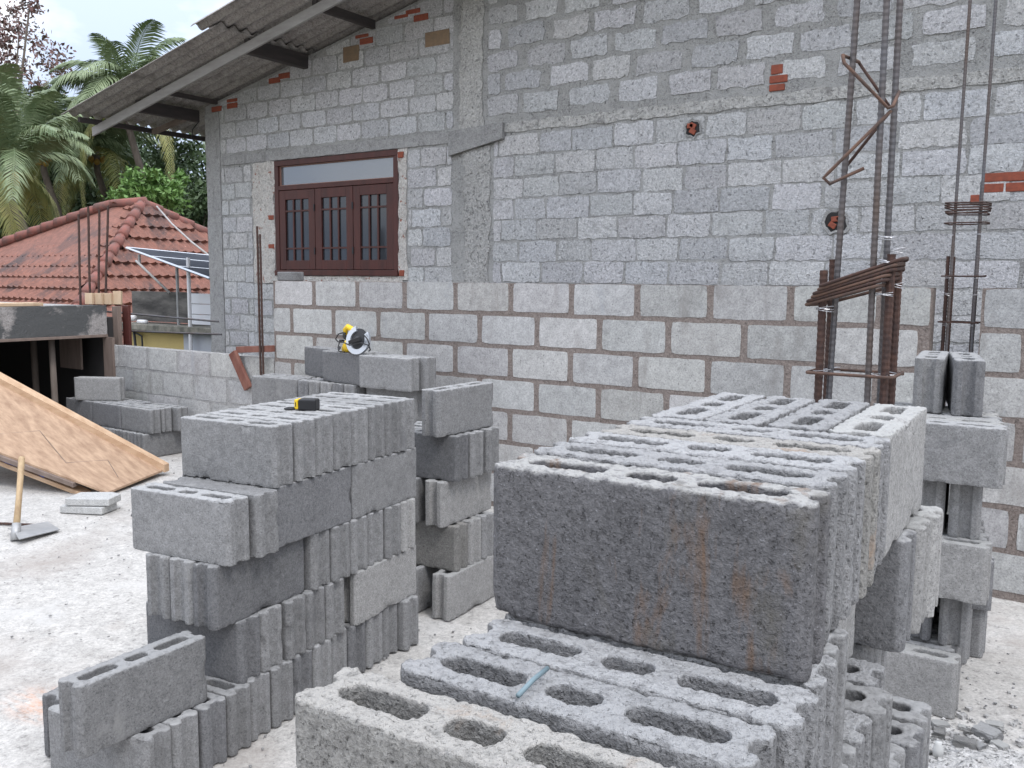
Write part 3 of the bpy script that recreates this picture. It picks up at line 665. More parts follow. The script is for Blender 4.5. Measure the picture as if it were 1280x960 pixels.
# stack D (by the wall, saw on top)
GD = 'blocks of the rear stack by the wall'; S = 'rear wall stack'
block(-3.735, 4.12, .8, 0, 'grey block right of the power saw, front of the top course, rear wall stack', GD, FAR, B1)
block(-3.70, 4.225, .8, .05, 'grey block behind the front one, right of power saw, rear wall stack', GD, FAR, B1)
block(-4.17, 4.20, .8, -.13, 'dark grey block under the power saw on top of the rear wall stack', GD, FAR, D1)
block(-4.15, 4.31, .8, -.10, 'grey block at the back under the saw, rear wall stack', GD, FAR, B1)
block(-4.52, 4.36, .8, -.20, 'dark block at the left end of the top course, rear wall stack', GD, FAR, D1)
block(-4.78, 4.16, .6, .10, 'grey block at the left end of the second course, rear wall stack', GD, FAR, B1)
block(-4.80, 4.28, .6, .10, 'grey block behind the left end block, second course, rear wall stack', GD, FAR, B1)
runY(fF, 0, [-4.08-.106*k for k in range(5)], 4.33, .6, 'second', S, GD, FAR, [B1, D1, B1, B1, D1])
block(-3.80, 4.24, .6, 0, 'grey block at the right end of the second course, rear wall stack', GD, FAR, B1)
block(-3.80, 4.36, .6, 0, 'grey block behind the right end one, second course, rear wall stack', GD, FAR, B1)
for r_, nm in ((0, 'bottom'), (.2, 'fourth'), (.4, 'third')):
    for k in range(3):
        for j in range(2):
            block(-3.80-.43*k-.01*r_, 4.22+.11*j, r_, 0, f'grey block, {ORD[k]} from the right in {"front" if j == 0 else "back"} row, {nm} course, rear wall stack', GD, FAR, B1)

# stack E (far left by the low wall)
GE = 'blocks of the far left stack'; S = 'far left stack'
runY(fF, 0, [-6.60-.104*k for k in range(10)], 4.50, 0, 'bottom', S, GE, FAR, [B1, D1, B1, D1], '', ())
for k in range(3):
    for j in range(3):
        block(-6.72-.425*k+(.07 if j == 2 and k == 0 else 0), 4.385+.105*j, .2, 0, f'{"dark " if k else ""}grey block, {ORD[k]} from right, {ORD[j]} row back in middle course, far left stack', GE, FAR, D1 if k else B1)
block(-7.40, 4.44, .4, .50, 'single pale grey block turned askew on top of the far left stack', GE, FAR, L1)

# ------------------------------------------------------------------ rebar
def rebar(mb, p0, p1, r_, ribs=True, seglen=.008):
    p0, p1 = Vector(p0), Vector(p1); L_ = (p1-p0).length; n = max(2, int(L_/seglen))
    if not ribs: mb.tube([p0, p1], r_, 8); return
    pts = []; rs = []
    for i in range(n+1):
        t = i/n; pts.append(p0.lerp(p1, t)+Vector((.001*math.sin(t*9), .001*math.cos(t*7), 0))); rs.append(r_*(1.07 if i % 2 else .95))
    mb.tube(pts, rs, 8)
def loop(mb, cx, cy, z, sx, sy, r_, tilt=0, hook=True, rz_=0, rx=0):
    Mx = Matrix.Translation((cx, cy, z)) @ Matrix.Rotation(rz_, 4, 'Z') @ Matrix.Rotation(tilt, 4, 'Y') @ Matrix.Rotation(rx, 4, 'X')
    c_ = .012; pts = []
    for (x, y, a0) in ((sx/2, sy/2, 0), (-sx/2, sy/2, 90), (-sx/2, -sy/2, 180), (sx/2, -sy/2, 270)):
        for k in range(4):
            a = R(a0+90*k/3); pts.append(Mx @ Vector((x-math.copysign(c_, x)+c_*math.cos(a), y-math.copysign(c_, y)+c_*math.sin(a), 0)))
    pts.append(pts[0]+Vector((0, 0, .004)))
    mb.tube(pts, r_, 6)
def bentloop(mb, pts, r_): mb.tube(pts, r_, 6)
def wires(mb, x, y, z, r_, rr, n=3):
    for _ in range(n):
        a0 = rr.uniform(0, 6); zz_ = z+rr.uniform(-.006, .006); til = rr.uniform(-.25, .25)
        mb.tube([(x+r_*math.cos(a0+k*.6), y+r_*math.sin(a0+k*.6), zz_+til*r_*math.cos(a0+k*.6)) for k in range(12)], .0009, 5)
cx0, cy0 = -.685, 2.43; sx_, sy_ = .165, .085
col = empty('rebar_column', (cx0+sx_/2, cy0+sy_/2, 0)); tag(col, 'rusty rebar column cage with bunched stirrups standing behind the front stack', 'rebar')
def pc(mb, name, mat, parent, **kw):
    o = mb.build(name, mat, **kw); o.parent = parent; o.matrix_parent_inverse = Matrix.Translation(parent.location).inverted(); return o
starts = [(cx0, cy0, 1.50), (cx0, cy0+sy_, 1.53), (cx0+sx_, cy0, 1.54), (cx0+sx_, cy0+sy_, 1.53)]
for (x, y, zt) in starts:
    g = MB(); rebar(g, (x, y, -.02), (x+.002, y, zt), .0105); pc(g, 'starter_bar', M['rust'], col)
for (x, y, dx, dy) in ((cx0+.004, cy0+.02, .046, .0), (cx0+sx_-.030, cy0-.004, -.012, 0), (cx0+sx_-.010, cy0+sy_-.040, -.012, .0)):
    g = MB(); rebar(g, (x, y, .1), (x+dx*1.2, y+dy, 2.75), .0080); pc(g, 'long_bar', M['steel'], col)
g = MB(); loop(g, cx0+sx_/2, cy0+sy_/2, 1.232, sx_+.05, sy_+.05, .0045, rz_=0); pc(g, 'stirrup', M['rust_bright'], col, smooth=True)
for k in range(6):
    g = MB(); loop(g, cx0+sx_/2+.006*k-.02, cy0+sy_/2, 1.436+.0115*k, sx_+.034+.008*(k % 2), sy_+.045, .0045, tilt=-.27-.015*k, rz_=.04*k-.1)
    pc(g, 'stirrup', M['rust_bright'] if k % 2 == 0 else M['rust'], col, smooth=True)
# the bent spiral stirrup high on the bars
ux = cx0+.06
zz0 = 2.02
sp = [(cx0+.035, cy0-.02, zz0), (cx0+sx_+.045, cy0-.02, zz0-.125), (cx0+sx_+.045, cy0+.03, zz0-.105)]
g = MB(); bentloop(g, [(cx0+.040, cy0+.10, zz0+.02), (cx0+.030, cy0-.022, zz0+.015), (cx0+.036, cy0-.026, zz0-.006), (cx0+sx_-0.020, cy0-.02, zz0-.125), (cx0+sx_-0.010, cy0-.015, zz0-.120), (cx0+sx_-0.012, cy0+.05, zz0-.075)], .0045)
pc(g, 'stirrup', M['rust_bright'], col, smooth=True)
g = MB(); bentloop(g, [(cx0+.040, cy0+.10, zz0+.018), (cx0+sx_-0.044, cy0+.10, zz0-.10)], .0042); pc(g, 'stirrup', M['rust'], col, smooth=True)
g = MB(); bentloop(g, [(cx0+sx_-0.014, cy0-.012, zz0-.130), (cx0+.006, cy0-.02, zz0-.275), (cx0-.004, cy0-.018, zz0-.285), (cx0+.01, cy0-.01, zz0-.30), (cx0+.085, cy0+.02, zz0-.262)], .0045); pc(g, 'stirrup', M['rust_bright'], col, smooth=True)
g = MB(); bentloop(g, [(cx0+sx_-0.044, cy0+.09, zz0-.12), (cx0+.02, cy0+.10, zz0-.245)], .0042); pc(g, 'stirrup', M['rust'], col, smooth=True)
rr = random.Random(4); g = MB()
for (x, y, zs) in ((cx0+.01, cy0, (1.235, 1.40)), (cx0+.012, cy0+sy_, (1.235,)), (cx0+sx_-.01, cy0, (1.235, 1.44, 1.52, 1.58)), (cx0+sx_, cy0+sy_-.01, (1.235, 1.46, 1.55))):
    for z in zs: wires(g, x, y, z, .022, rr)
pc(g, 'tie_wire', M['wire'], col)

col2 = empty('rebar_column', (-.69, 4.83, 0)); tag(col2, 'thin rebar column cage rising from the gap in the low wall', 'rebar')
for (x0, y0, x1, y1, zt) in ((-.752, 4.79, -.738, 4.79, 3.3), (-.64, 4.79, -.632, 4.79, 3.3), (-.66, 4.90, -.655, 4.90, 1.95)):
    g = MB(); rebar(g, (x0, y0, 0), (x1, y1, zt), .0072); pc(g, 'long_bar', M['steel'], col2)
for (x, y) in ((-.768, 4.80), (-.642, 4.805), (-.76, 4.90)):
    g = MB(); rebar(g, (x, y, 0), (x+.002, y, 1.60), .0085); pc(g, 'starter_bar', M['rust'], col2)
for z, tl in ((1.505, 0), (1.285, 0), (1.755, 0), (1.80, .03), (1.812, -.03), (1.826, .02), (1.838, 0), (1.848, .02)):
    g = MB(); loop(g, -.70, 4.845, z, .175, .15, .0036, tilt=tl, rz_=rr.uniform(-.06, .06)); pc(g, 'stirrup', M['rust'], col2, smooth=True)
g = MB()
for (x, y) in ((-.757, 4.79), (-.64, 4.79)):
    for z in (1.27, 1.42, 1.50, 1.7): wires(g, x, y, z, .014, rr, 2)
pc(g, 'tie_wire', M['wire'], col2)
# two thin bars beside the tall wall's left end, four on the left beam
for k, (px, x, zt) in enumerate(((331, -5.57, 1.86), (337, -5.54, 1.80))):
    g = MB(); rebar(g, (x, 4.68, 0), (x-.012, 4.68, zt), .0085, seglen=.02); o = g.build('rebar', M['rust'])
    tag(o, ['taller of two rusty bars beside the tall wall\'s left end', 'shorter of two rusty bars beside the tall wall\'s left end'][k], 'rebar', 'bars beside the wall end')
for k, (px, py) in enumerate(((98, 268), (110, 258), (134, 258), (123, 262))):
    b_ = at((100, 112, 122, 130)[k], 378, 8.7); t_ = at((98, 110, 124, 135)[k], (268, 258, 262, 257)[k], 8.7)
    g = MB(); rebar(g, (b_.x, b_.y, 1.0), (t_.x, t_.y, t_.z), .011, seglen=.03); o = g.build('rebar', M['rust'])
    tag(o, f'rusty upright starter bar, {ORD[k]} from the left above the left concrete beam', 'rebar', 'four bars above the left beam')
for k, (a, b) in enumerate((((139, 390), (273, 402)), ((139, 413), (277, 418)))):
    p0 = at(*a, 8.6); p1 = at(*b, 8.3); g = MB(); rebar(g, p0-(p1-p0)*.1, p1, .0085, seglen=.03); o = g.build('rebar', M['steel'])
    tag(o, ['upper horizontal bar sticking out of the left beam towards the house', 'lower horizontal bar sticking out of the left beam towards the house'][k], 'rebar', 'horizontal bars from the beam')

# ------------------------------------------------------------------ small things on and by the wall
g = MB(); g.box(-.10, .10, -.05, .05, 0, .068); o = g.build('broken_block', M['block_dust'], bevel=.008); o.location = (-5.33, 4.78, 1.449); o.rotation_euler = (0, 0, R(-4)); tag(o, 'pale broken block piece on the left end of the tall wall', 'block piece')
br = empty('wooden_bracket', (-5.7, 4.68, .6)); tag(br, 'red brown wooden angle hanging over the low wall beside thin bars', 'bracket')
g = MB(); a_, b_ = Vector((-5.90, 4.66, .88)), Vector((-5.745, 4.68, .60))
d_ = (b_-a_).normalized(); n_ = Vector((d_.z, 0, -d_.x))*.04
g.add([a_+n_, a_-n_, b_-n_, b_+n_, a_+n_+Vector((0, .03, 0)), a_-n_+Vector((0, .03, 0)), b_-n_+Vector((0, .03, 0)), b_+n_+Vector((0, .03, 0))], [(0, 1, 2, 3), (7, 6, 5, 4), (0, 4, 5, 1), (1, 5, 6, 2), (2, 6, 7, 3), (3, 7, 4, 0)])
M['bracket'] = simple('red_brown_paint', (.15, .055, .04), .7, 0, (.22, .10, .075), 20, (1, 1, .4))
o = g.build('arm', M['bracket'], bevel=.003); o.parent = br; o.matrix_parent_inverse = Matrix.Translation(br.location).inverted()
g = MB(); g.add([Vector(v) for v in ((-5.88, 4.69, .875), (-5.46, 4.69, .905), (-5.46, 4.69, .955), (-5.88, 4.69, .925), (-5.88, 4.725, .875), (-5.46, 4.725, .905), (-5.46, 4.725, .955), (-5.88, 4.725, .925))], [(0, 1, 2, 3), (7, 6, 5, 4), (0, 4, 5, 1), (1, 5, 6, 2), (2, 6, 7, 3), (3, 7, 4, 0)])
o = g.build('arm', M['bracket'], bevel=.003); o.parent = br; o.matrix_parent_inverse = Matrix.Translation(br.location).inverted()

# tape measure on the left stack
p = fa(.262, .335)
tm = empty('tape_measure', (p[0], p[1], 1.001), aA+.28); tag(tm, 'black and yellow tape measure lying on the left stack', 'tape measure')
g = MB(); g.box(-.012, .055, -.022, .022, 0, .042); o = g.build('case', M['black'], parent=tm, bevel=.006)
g = MB(); g.box(-.027, -.0125, -.020, .020, .004, .040); o = g.build('nose', M['yellow'], parent=tm, bevel=.004)
g = MB(); g.tube([(-.024, -.018, .006), (-.045, -.03, .006), (-.062, -.018, .005), (-.058, .004, .005), (-.035, .006, .006), (-.026, -.004, .008)], .004, 8); g.build('strap', M['black'], parent=tm, smooth=True)
g = MB(); g.box(-.022, -.019, -.0208, -.0204, .014, .030); g.build('lock_mark', M['black'], parent=tm)

# circular saw on the rear stack
sp0 = Vector((-4.10, 4.17, 1.0))
saw = empty('circular_saw', sp0, R(-8)); tag(saw, 'yellow circular saw with silver guard and black cord on the rear stack', 'power saw')
def lathe(mb, prof, Mx, n=20, mi=0):
    vs = []; 
    for (r_, h_) in prof:
        for k in range(n): a = 2*math.pi*k/n; vs.append(Mx @ Vector((r_*math.cos(a), r_*math.sin(a), h_)))
    m = len(prof); fs = [(i*n+k, i*n+(k+1) % n, (i+1)*n+(k+1) % n, (i+1)*n+k) for i in range(m-1) for k in range(n)]
    fs += [tuple(range(n-1, -1, -1)), tuple((m-1)*n+k for k in range(n))]
    mb.add(vs, fs, mi)
Mt = Matrix.Translation((.085, -.01, .085)) @ Matrix.Rotation(R(78), 4, 'X') @ Matrix.Rotation(R(12), 4, 'Y')
g = MB()        # guard ring: a flat C with a hub
n = 26; ring = []
for k in range(n+1):
    a = R(-250+290*k/n); ring.append(a)
for (ro_, ri_, h0, h1) in ((.092, .058, -.008, .012),):
    vs = []
    for a in ring:
        for (r_, h_) in ((ro_, h0), (ro_, h1), (ri_, h1), (ri_, h0)): vs.append(Mt @ Vector((r_*math.cos(a), r_*math.sin(a)*1.0, h_)))
    fs = [(i*4+k, i*4+(k+1) % 4, (i+1)*4+(k+1) % 4, (i+1)*4+k) for i in range(n) for k in range(4)]+[(0, 1, 2, 3), (n*4+3, n*4+2, n*4+1, n*4)]
    g.add(vs, fs)
g.build('blade_guard', M['alu'], parent=saw, bevel=.002)
g = MB(); lathe(g, [(.075, -.002), (.075, .0)], Mt, 32); g.build('blade', M['dark_grey'], parent=saw)
g = MB(); lathe(g, [(.022, -.01), (.024, .014), (.012, .018)], Mt, 16); g.build('arbor', M['dark_grey'], parent=saw, smooth=True)
g = MB(); g.box(-.012, .012, -.015, .0, -.055, .055, Mx=Matrix.Translation((.10, -.045, .085)) @ Matrix.Rotation(R(75), 4, 'Y')); g.build('base_plate', M['black'], parent=saw, bevel=.002)
g = MB(); lathe(g, [(.018, -.075), (.034, -.065), (.038, .0), (.036, .035), (.025, .045)], Matrix.Translation((-.025, 0, .045)) @ Matrix.Rotation(R(62), 4, 'Y') @ Matrix.Rotation(R(20), 4, 'X'), 18); g.build('motor', M['yellow'], parent=saw, smooth=True)
g = MB(); lathe(g, [(.012, 0), (.012, .004)], Matrix.Translation((-.075, -.035, .028)) @ Matrix.Rotation(R(70), 4, 'X'), 12); g.build('brush_cap', M['black'], parent=saw)
g = MB(); g.tube([(.03, .0, .115), (.018, -.005, .150), (-.02, -.01, .165), (-.05, -.008, .145), (-.055, 0, .115)], [.016, .020, .019, .017, .012], 10); g.build('handle', M['yellow'], parent=saw, smooth=True)
g = MB(); g.tube([(-.052, -.01, .13), (-.06, -.01, .105), (-.04, -.005, .085)], [.014, .012, .012], 8); g.build('grip', M['dark_grey'], parent=saw, smooth=True)
g = MB(); g.tube([(-.06, 0, .13), (-.12, -.01, .115), (-.165, 0, .08), (-.15, .01, .062), (-.09, 0, .066), (-.055, -.03, .07), (.06, -.06, .055), (.16, -.05, .075), (.20, -.02, .06), (.19, .0, .03), (.15, .02, .02)], .0042, 8)
g.tube([(.14, -.02, .13), (.185, -.02, .10), (.205, -.02, .07), (.20, -.02, .045)], .0042, 8)
g.tube([(-.098, -.02, .062), (-.10, -.03, .03), (-.085, -.035, .008), (-.03, -.03, .005)], .004, 8); g.build('cord', M['black'], parent=saw, smooth=True)
g = MB(); g.box(-.115, -.085, -.012, .012, .06, .08); g.build('plug', M['black'], parent=saw, bevel=.003)

# blue straw on the front stack
p0 = Vector((*fb(.173, -.203), 1.030)); p1 = Vector((*fb(.168, -.130), 1.032))
g = MB(); g.tube([p0, (p0+p1)/2+Vector((0, 0, .002)), p1], .0028, 8); o = g.build('plastic_tube', M['blue_pale'], smooth=True); tag(o, 'short pale blue plastic tube lying on the front stack', 'tube')

# hoe
hoe = empty('hoe', (-5.05, 2.60, 0)); tag(hoe, 'hoe with wooden handle and flat steel blade resting on the floor', 'hoe')
def ph(mb, name, mat, **kw):
    o = mb.build(name, mat, **kw); o.parent = hoe; o.matrix_parent_inverse = Matrix.Translation(hoe.location).inverted(); return o
def flo(px, py, z=0):
    d_ = FV*F+RV*(px-640)+UV*(480-py); return CP+d_*((z-CP.z)/d_.z)
hb = flo(20, 664, .05); ht = at(27, 574, (hb-CP).dot(FV)+.18)
g = MB(); g.tube([hb, hb.lerp(ht, .5)+Vector((.004, 0, 0)), ht, ht+(ht-hb)*.03], [.019, .0165, .018, .015], 12); ph(g, 'handle', M['handle_wood'], smooth=True)
g = MB(); g.tube([hb-(ht-hb)*.12, hb+(ht-hb)*.10], [.026, .024], 12); ph(g, 'collar', M['steel_blade'], smooth=True)
A_, B_, C_, D_ = flo(10, 668), flo(60, 655), flo(75, 665), flo(24, 682)
g = MB(); n = 6; vs = []
for lay in (0, .004):
    for i in range(n+1):
        for j in range(n+1):
            s_, t_ = i/n, j/n
            q_ = (A_*(1-s_)+B_*s_)*(1-t_)+(D_*(1-s_)+C_*s_)*t_
            vs.append(Vector((q_.x, q_.y, .012+.020*(1-s_)+.018*math.sin(math.pi*t_)*(1-s_)+lay)))
W_ = n+1; K = W_*W_
fs = [(i*W_+j, i*W_+j+1, (i+1)*W_+j+1, (i+1)*W_+j) for i in range(n) for j in range(n)]; fs += [tuple(K+k for k in f) for f in fs]
bd = [j for j in range(W_)]+[i*W_+n for i in range(1, W_)]+[n*W_+j for j in range(n-1, -1, -1)]+[i*W_ for i in range(n-1, 0, -1)]
fs += [(bd[k], bd[(k+1) % len(bd)], K+bd[(k+1) % len(bd)], K+bd[k]) for k in range(len(bd))]
g.add(vs, fs); ph(g, 'blade', M['steel_blade'], smooth=False)
g = MB(); rebar(g, at(-20, 664, 5.4).xy.to_3d()+Vector((0, 0, .01)), at(47, 655, 5.35).xy.to_3d()+Vector((0, 0, .01)), .008, seglen=.03); o = g.build('rebar', M['rust']); tag(o, 'short dark bar lying on the floor behind the hoe blade', 'rebar')

M['mortar_rubble_pale'] = concrete('pale_slab', (.36, .36, .355), (.44, .44, .43), (.52, .52, .51), (.25, .25, .25), large=8, ro=False)
# plywood formwork panel leaning at the left
pn = empty('formwork_panel', (-5.9, 3.8, 0)); tag(pn, 'cracked plywood formwork panel with pine batten sloping to the floor at left', 'panel')
def pp(mb, name, mat, **kw):
    o = mb.build(name, mat, **kw); o.parent = pn; o.matrix_parent_inverse = Matrix.Translation(pn.location).inverted(); return o
dr = Vector((math.cos(R(200)), math.sin(R(200)), 0))
G1 = Vector((-5.92, 4.06, .03)); G2 = Vector((-5.63, 3.40, .012))
def pan(t, s_, up=0):      # t metres up the slope, s_ 0 far edge .. 1 near edge
    a = G1+dr*t+Vector((0, 0, .43*t)); b = G2+dr*t+Vector((0, 0, .265*t)); q_ = a.lerp(b, s_); q_.z += up; return q_
def pslab(t0, t1, s0, s1, u0, u1, nt_=14, ns=6):
    mb = MB(); vs = []
    for u_ in (u0, u1):
        for i in range(nt_+1):
            for j in range(ns+1): vs.append(pan(t0+(t1-t0)*i/nt_, s0+(s1-s0)*j/ns, u_))
    W_ = ns+1; K = W_*(nt_+1)
    fs = [(i*W_+j, i*W_+j+1, (i+1)*W_+j+1, (i+1)*W_+j) for i in range(nt_) for j in range(ns)]; fs += [tuple(K+k for k in f) for f in fs]
    bd = [j for j in range(W_)]+[i*W_+ns for i in range(1, nt_+1)]+[nt_*W_+j for j in range(ns-1, -1, -1)]+[i*W_ for i in range(nt_-1, 0, -1)]
    fs += [(bd[k], bd[(k+1) % len(bd)], K+bd[(k+1) % len(bd)], K+bd[k]) for k in range(len(bd))]
    mb.add(vs, fs); return mb
pp(pslab(0, 2.4, .08, 1, 0, .014), 'plywood', M['ply'])
pp(pslab(-.02, 2.4, 0, .085, .005, .062), 'batten', M['batten'])
pp(pslab(.25, 2.4, .965, 1.03, -.03, -.001), 'lower_batten', M['board_old'])
g = MB()      # cracks: thin dark saw lines
zig = [(2.1, .55), (1.75, .95), (1.45, .55), (1.05, .9), (.85, .5), (.45, .85), (.3, .45), (.1, .7)]
for (a, b) in zip(zig[:-1], zig[1:]): g.tube([pan(a[0], a[1]*.9, .0145), pan(b[0], b[1]*.9, .0145)], .0022, 4)
pp(g, 'crack_line', M['board_old'])
g = MB()
for k in range(1): g.tube([pan(t_*.1, .99+.006*math.sin(t_*1.7), -.035+.006*math.sin(t_*2.3)) for t_ in range(5, 25)], .012, 6)
o = g.build('blue_sheet', M['blue'], smooth=True); tag(o, 'rolled blue plastic sheet edge under the sloping plywood panel', 'plastic sheet')
g = MB()
for t0_, s_ in ((.35, .80),): pass
o = pslab(.20, 1.0, .86, .97, -.10, -.07); o = o.build('plank', M['batten']); tag(o, 'narrow pine plank lying under the plywood panel\'s near edge', 'plank')
for k, (x, y, a, sx2) in enumerate(((-5.36, 3.12, .5, .15), (-5.34, 3.14, .62, .145))):
    g = MB(); g.prism([(-sx2, -.09), (sx2*.9, -.10), (sx2, .05), (sx2*.5, .10), (-sx2*.9, .09)], 'z', 0, .045); o = g.build('concrete_slab_piece', M['mortar_rubble_pale'], bevel=.005); o.location = (x, y, .002+.05*k); o.rotation_euler = (0, 0, a)
    tag(o, ['lower pale slab piece on the floor by the plywood panel', 'upper pale slab piece on the floor by the plywood panel'][k], 'slab piece')

M['white_sheet_dull'] = simple('dusty_white_plastic', (.50, .50, .49), .6)
# rubble at the bottom right
def chunk(x, y, s_, seed, mat, label, group):
    rr = random.Random(seed); bm = bmesh.new(); bmesh.ops.create_icosphere(bm, subdivisions=3, radius=1)
    P = np.array([v.co[:] for v in bm.verts]); nn_ = vnoise(P, 1.3, seed); n2 = vnoise(P, 4, seed+1)
    for v, a, b in zip(bm.verts, nn_, n2):
        q_ = v.co*(1+.35*a+.12*b); m_ = .62
        v.co = Vector((max(-m_, min(m_, q_.x)), max(-m_, min(m_, q_.y)), max(-m_*.7, min(m_*.7, q_.z))))*(1+.14*b+.10*a)
    me = bpy.data.meshes.new('chunk'); bm.to_mesh(me); bm.free(); me.materials.append(M[mat])
    o = bpy.data.objects.new('concrete_chunk', me); C.objects.link(o); o.scale = (s_, s_*rr.uniform(.6, .9), s_*rr.uniform(.4, .7)); o.location = (x, y, o.scale.z*.40)
    o.rotation_euler = (0, 0, rr.uniform(0, 6)); tag(o, label, 'rubble', group)
M['mortar_rubble'] = concrete('broken_mortar', (.36, .355, .35), (.46, .45, .44), (.55, .55, .54), (.2, .2, .2), large=12, fine=120, pit=60, ro=False, bs=1, bd=.006)
g = MB(); n_ = 70; P = np.array([(-.55+1.15*i/n_, 2.30+.85*j/n_, 0) for j in range(n_+1) for i in range(n_+1)])
a_, b_, c_ = vnoise(P, 5, 61), vnoise(P, 16, 62), vnoise(P, 45, 63)
hz = .06*np.exp(-((P[:, 0]+.20)/.24)**2-((P[:, 1]-2.88)/.17)**2)*(1+.6*a_+.55*b_+.35*c_)-.006
g.add([(p[0], p[1], z) for p, z in zip(P, hz)], [(j*(n_+1)+i, j*(n_+1)+i+1, (j+1)*(n_+1)+i+1, (j+1)*(n_+1)+i) for j in range(n_) for i in range(n_)])
o = g.build('rubble_pile', M['mortar_rubble']); tag(o, 'low heap of crushed pale mortar at the bottom right corner', 'rubble', None, 'stuff')
def grit(name, fn, count, smin, smax, mat, label, seed):
    rr = random.Random(seed); mb = MB()
    for _ in range(count):
        x, y = fn(rr); s_ = smin+(smax-smin)*rr.random()**3
        vs = [Vector((rr.uniform(.5, 1)*sx_*s_, rr.uniform(.5, 1)*sy_*s_, (rr.uniform(.5, .9) if sz_ > 0 else -.3)*s_)) for sz_ in (-1, 1) for sy_ in (-1, 1) for sx_ in (-1, 1)]
        Mx_ = Matrix.Translation((x, y, .001)) @ Matrix.Rotation(rr.uniform(0, 6.28), 4, 'Z')
        mb.add([Mx_ @ v for v in vs], [(0, 2, 3, 1), (4, 5, 7, 6), (0, 1, 5, 4), (2, 6, 7, 3), (0, 4, 6, 2), (1, 3, 7, 5)])
    o = mb.build(name, mat); tag(o, label, 'grit', None, 'stuff')
grit('grit', lambda q: (q.uniform(-.7, .9), q.gauss(2.9, .45)), 700, .0012, .007, M['block_light'], 'fine grey grit scattered on the floor at the right', 5)
grit('grit', lambda q: (q.uniform(-7, -2.0), q.uniform(.8, 4.6)), 800, .0010, .006, M['block_light'], 'fine grey grit scattered over the left floor', 6)
grit('grit', lambda q: (q.gauss(-1.9, .35), q.uniform(1.2, 4.2)), 600, .0012, .007, M['block_light'], 'cement crumbs fallen between the stacks', 7)
grit('grit', lambda q: (q.gauss(-.36, .16), q.gauss(2.90, .20)), 1500, .002, .016, M['mortar_rubble'], 'crumbled mortar bits at the foot of the front stack', 8)
rc = random.Random(12)
for k in range(34):
    px = rc.uniform(1118, 1250); py = rc.uniform(905, 965)
    d_ = (FV*F+RV*(px-640)+UV*(480-py)); t_ = -CP.z/d_.z; q_ = CP+d_*t_
    chunk(q_.x, q_.y, rc.choice([.012, .018, .025, .035, .055])*rc.uniform(.8, 1.2), 100+k, rc.choice(['mortar_rubble', 'block', 'block_light']), 'broken concrete chunk in the rubble heap at the bottom right', 'rubble at the foot of the stacks')
for k in range(26):
    px = rc.uniform(1180, 1275); py = rc.uniform(780, 930)
    d_ = (FV*F+RV*(px-640)+UV*(480-py)); t_ = -CP.z/d_.z; q_ = CP+d_*t_
    chunk(q_.x, q_.y, rc.uniform(.004, .009), 200+k, 'block', 'tiny stone scattered on the floor right of the stacks', 'stones scattered on the floor')
for k in range(22):
    q_ = Vector((rc.uniform(-5.3, -3.0), rc.uniform(1.6, 3.6), 0))
    chunk(q_.x, q_.y, rc.uniform(.004, .009), 300+k, 'block_light', 'small pebble scattered on the pale floor at the left', 'pebbles on the left floor')
for k in range(4):
    chunk(-5.02+.12*k*.7, 3.22+.10*k, .04+.01*(k % 2), 400+k, 'block_dust', ['chunk nearest the slab pieces, behind the left stack corner', 'second broken chunk beside the slab pieces', 'third broken chunk beside the slab pieces', 'last broken chunk beside the slab pieces, nearest the wall'][k], 'chunks by the slab pieces')
d_ = (FV*F+RV*(1172-640)+UV*(480-948)); q_ = CP+d_*(-CP.z/d_.z)
g = MB(); lathe(g, [(.015, 0), (.016, .035), (.010, .045), (.010, .055)], Matrix.Identity(4), 16); o = g.build('plastic_bottle', M['white_sheet_dull'], smooth=True); o.location = (q_.x, q_.y, 0); tag(o, 'small white plastic bottle among the rubble', 'bottle')

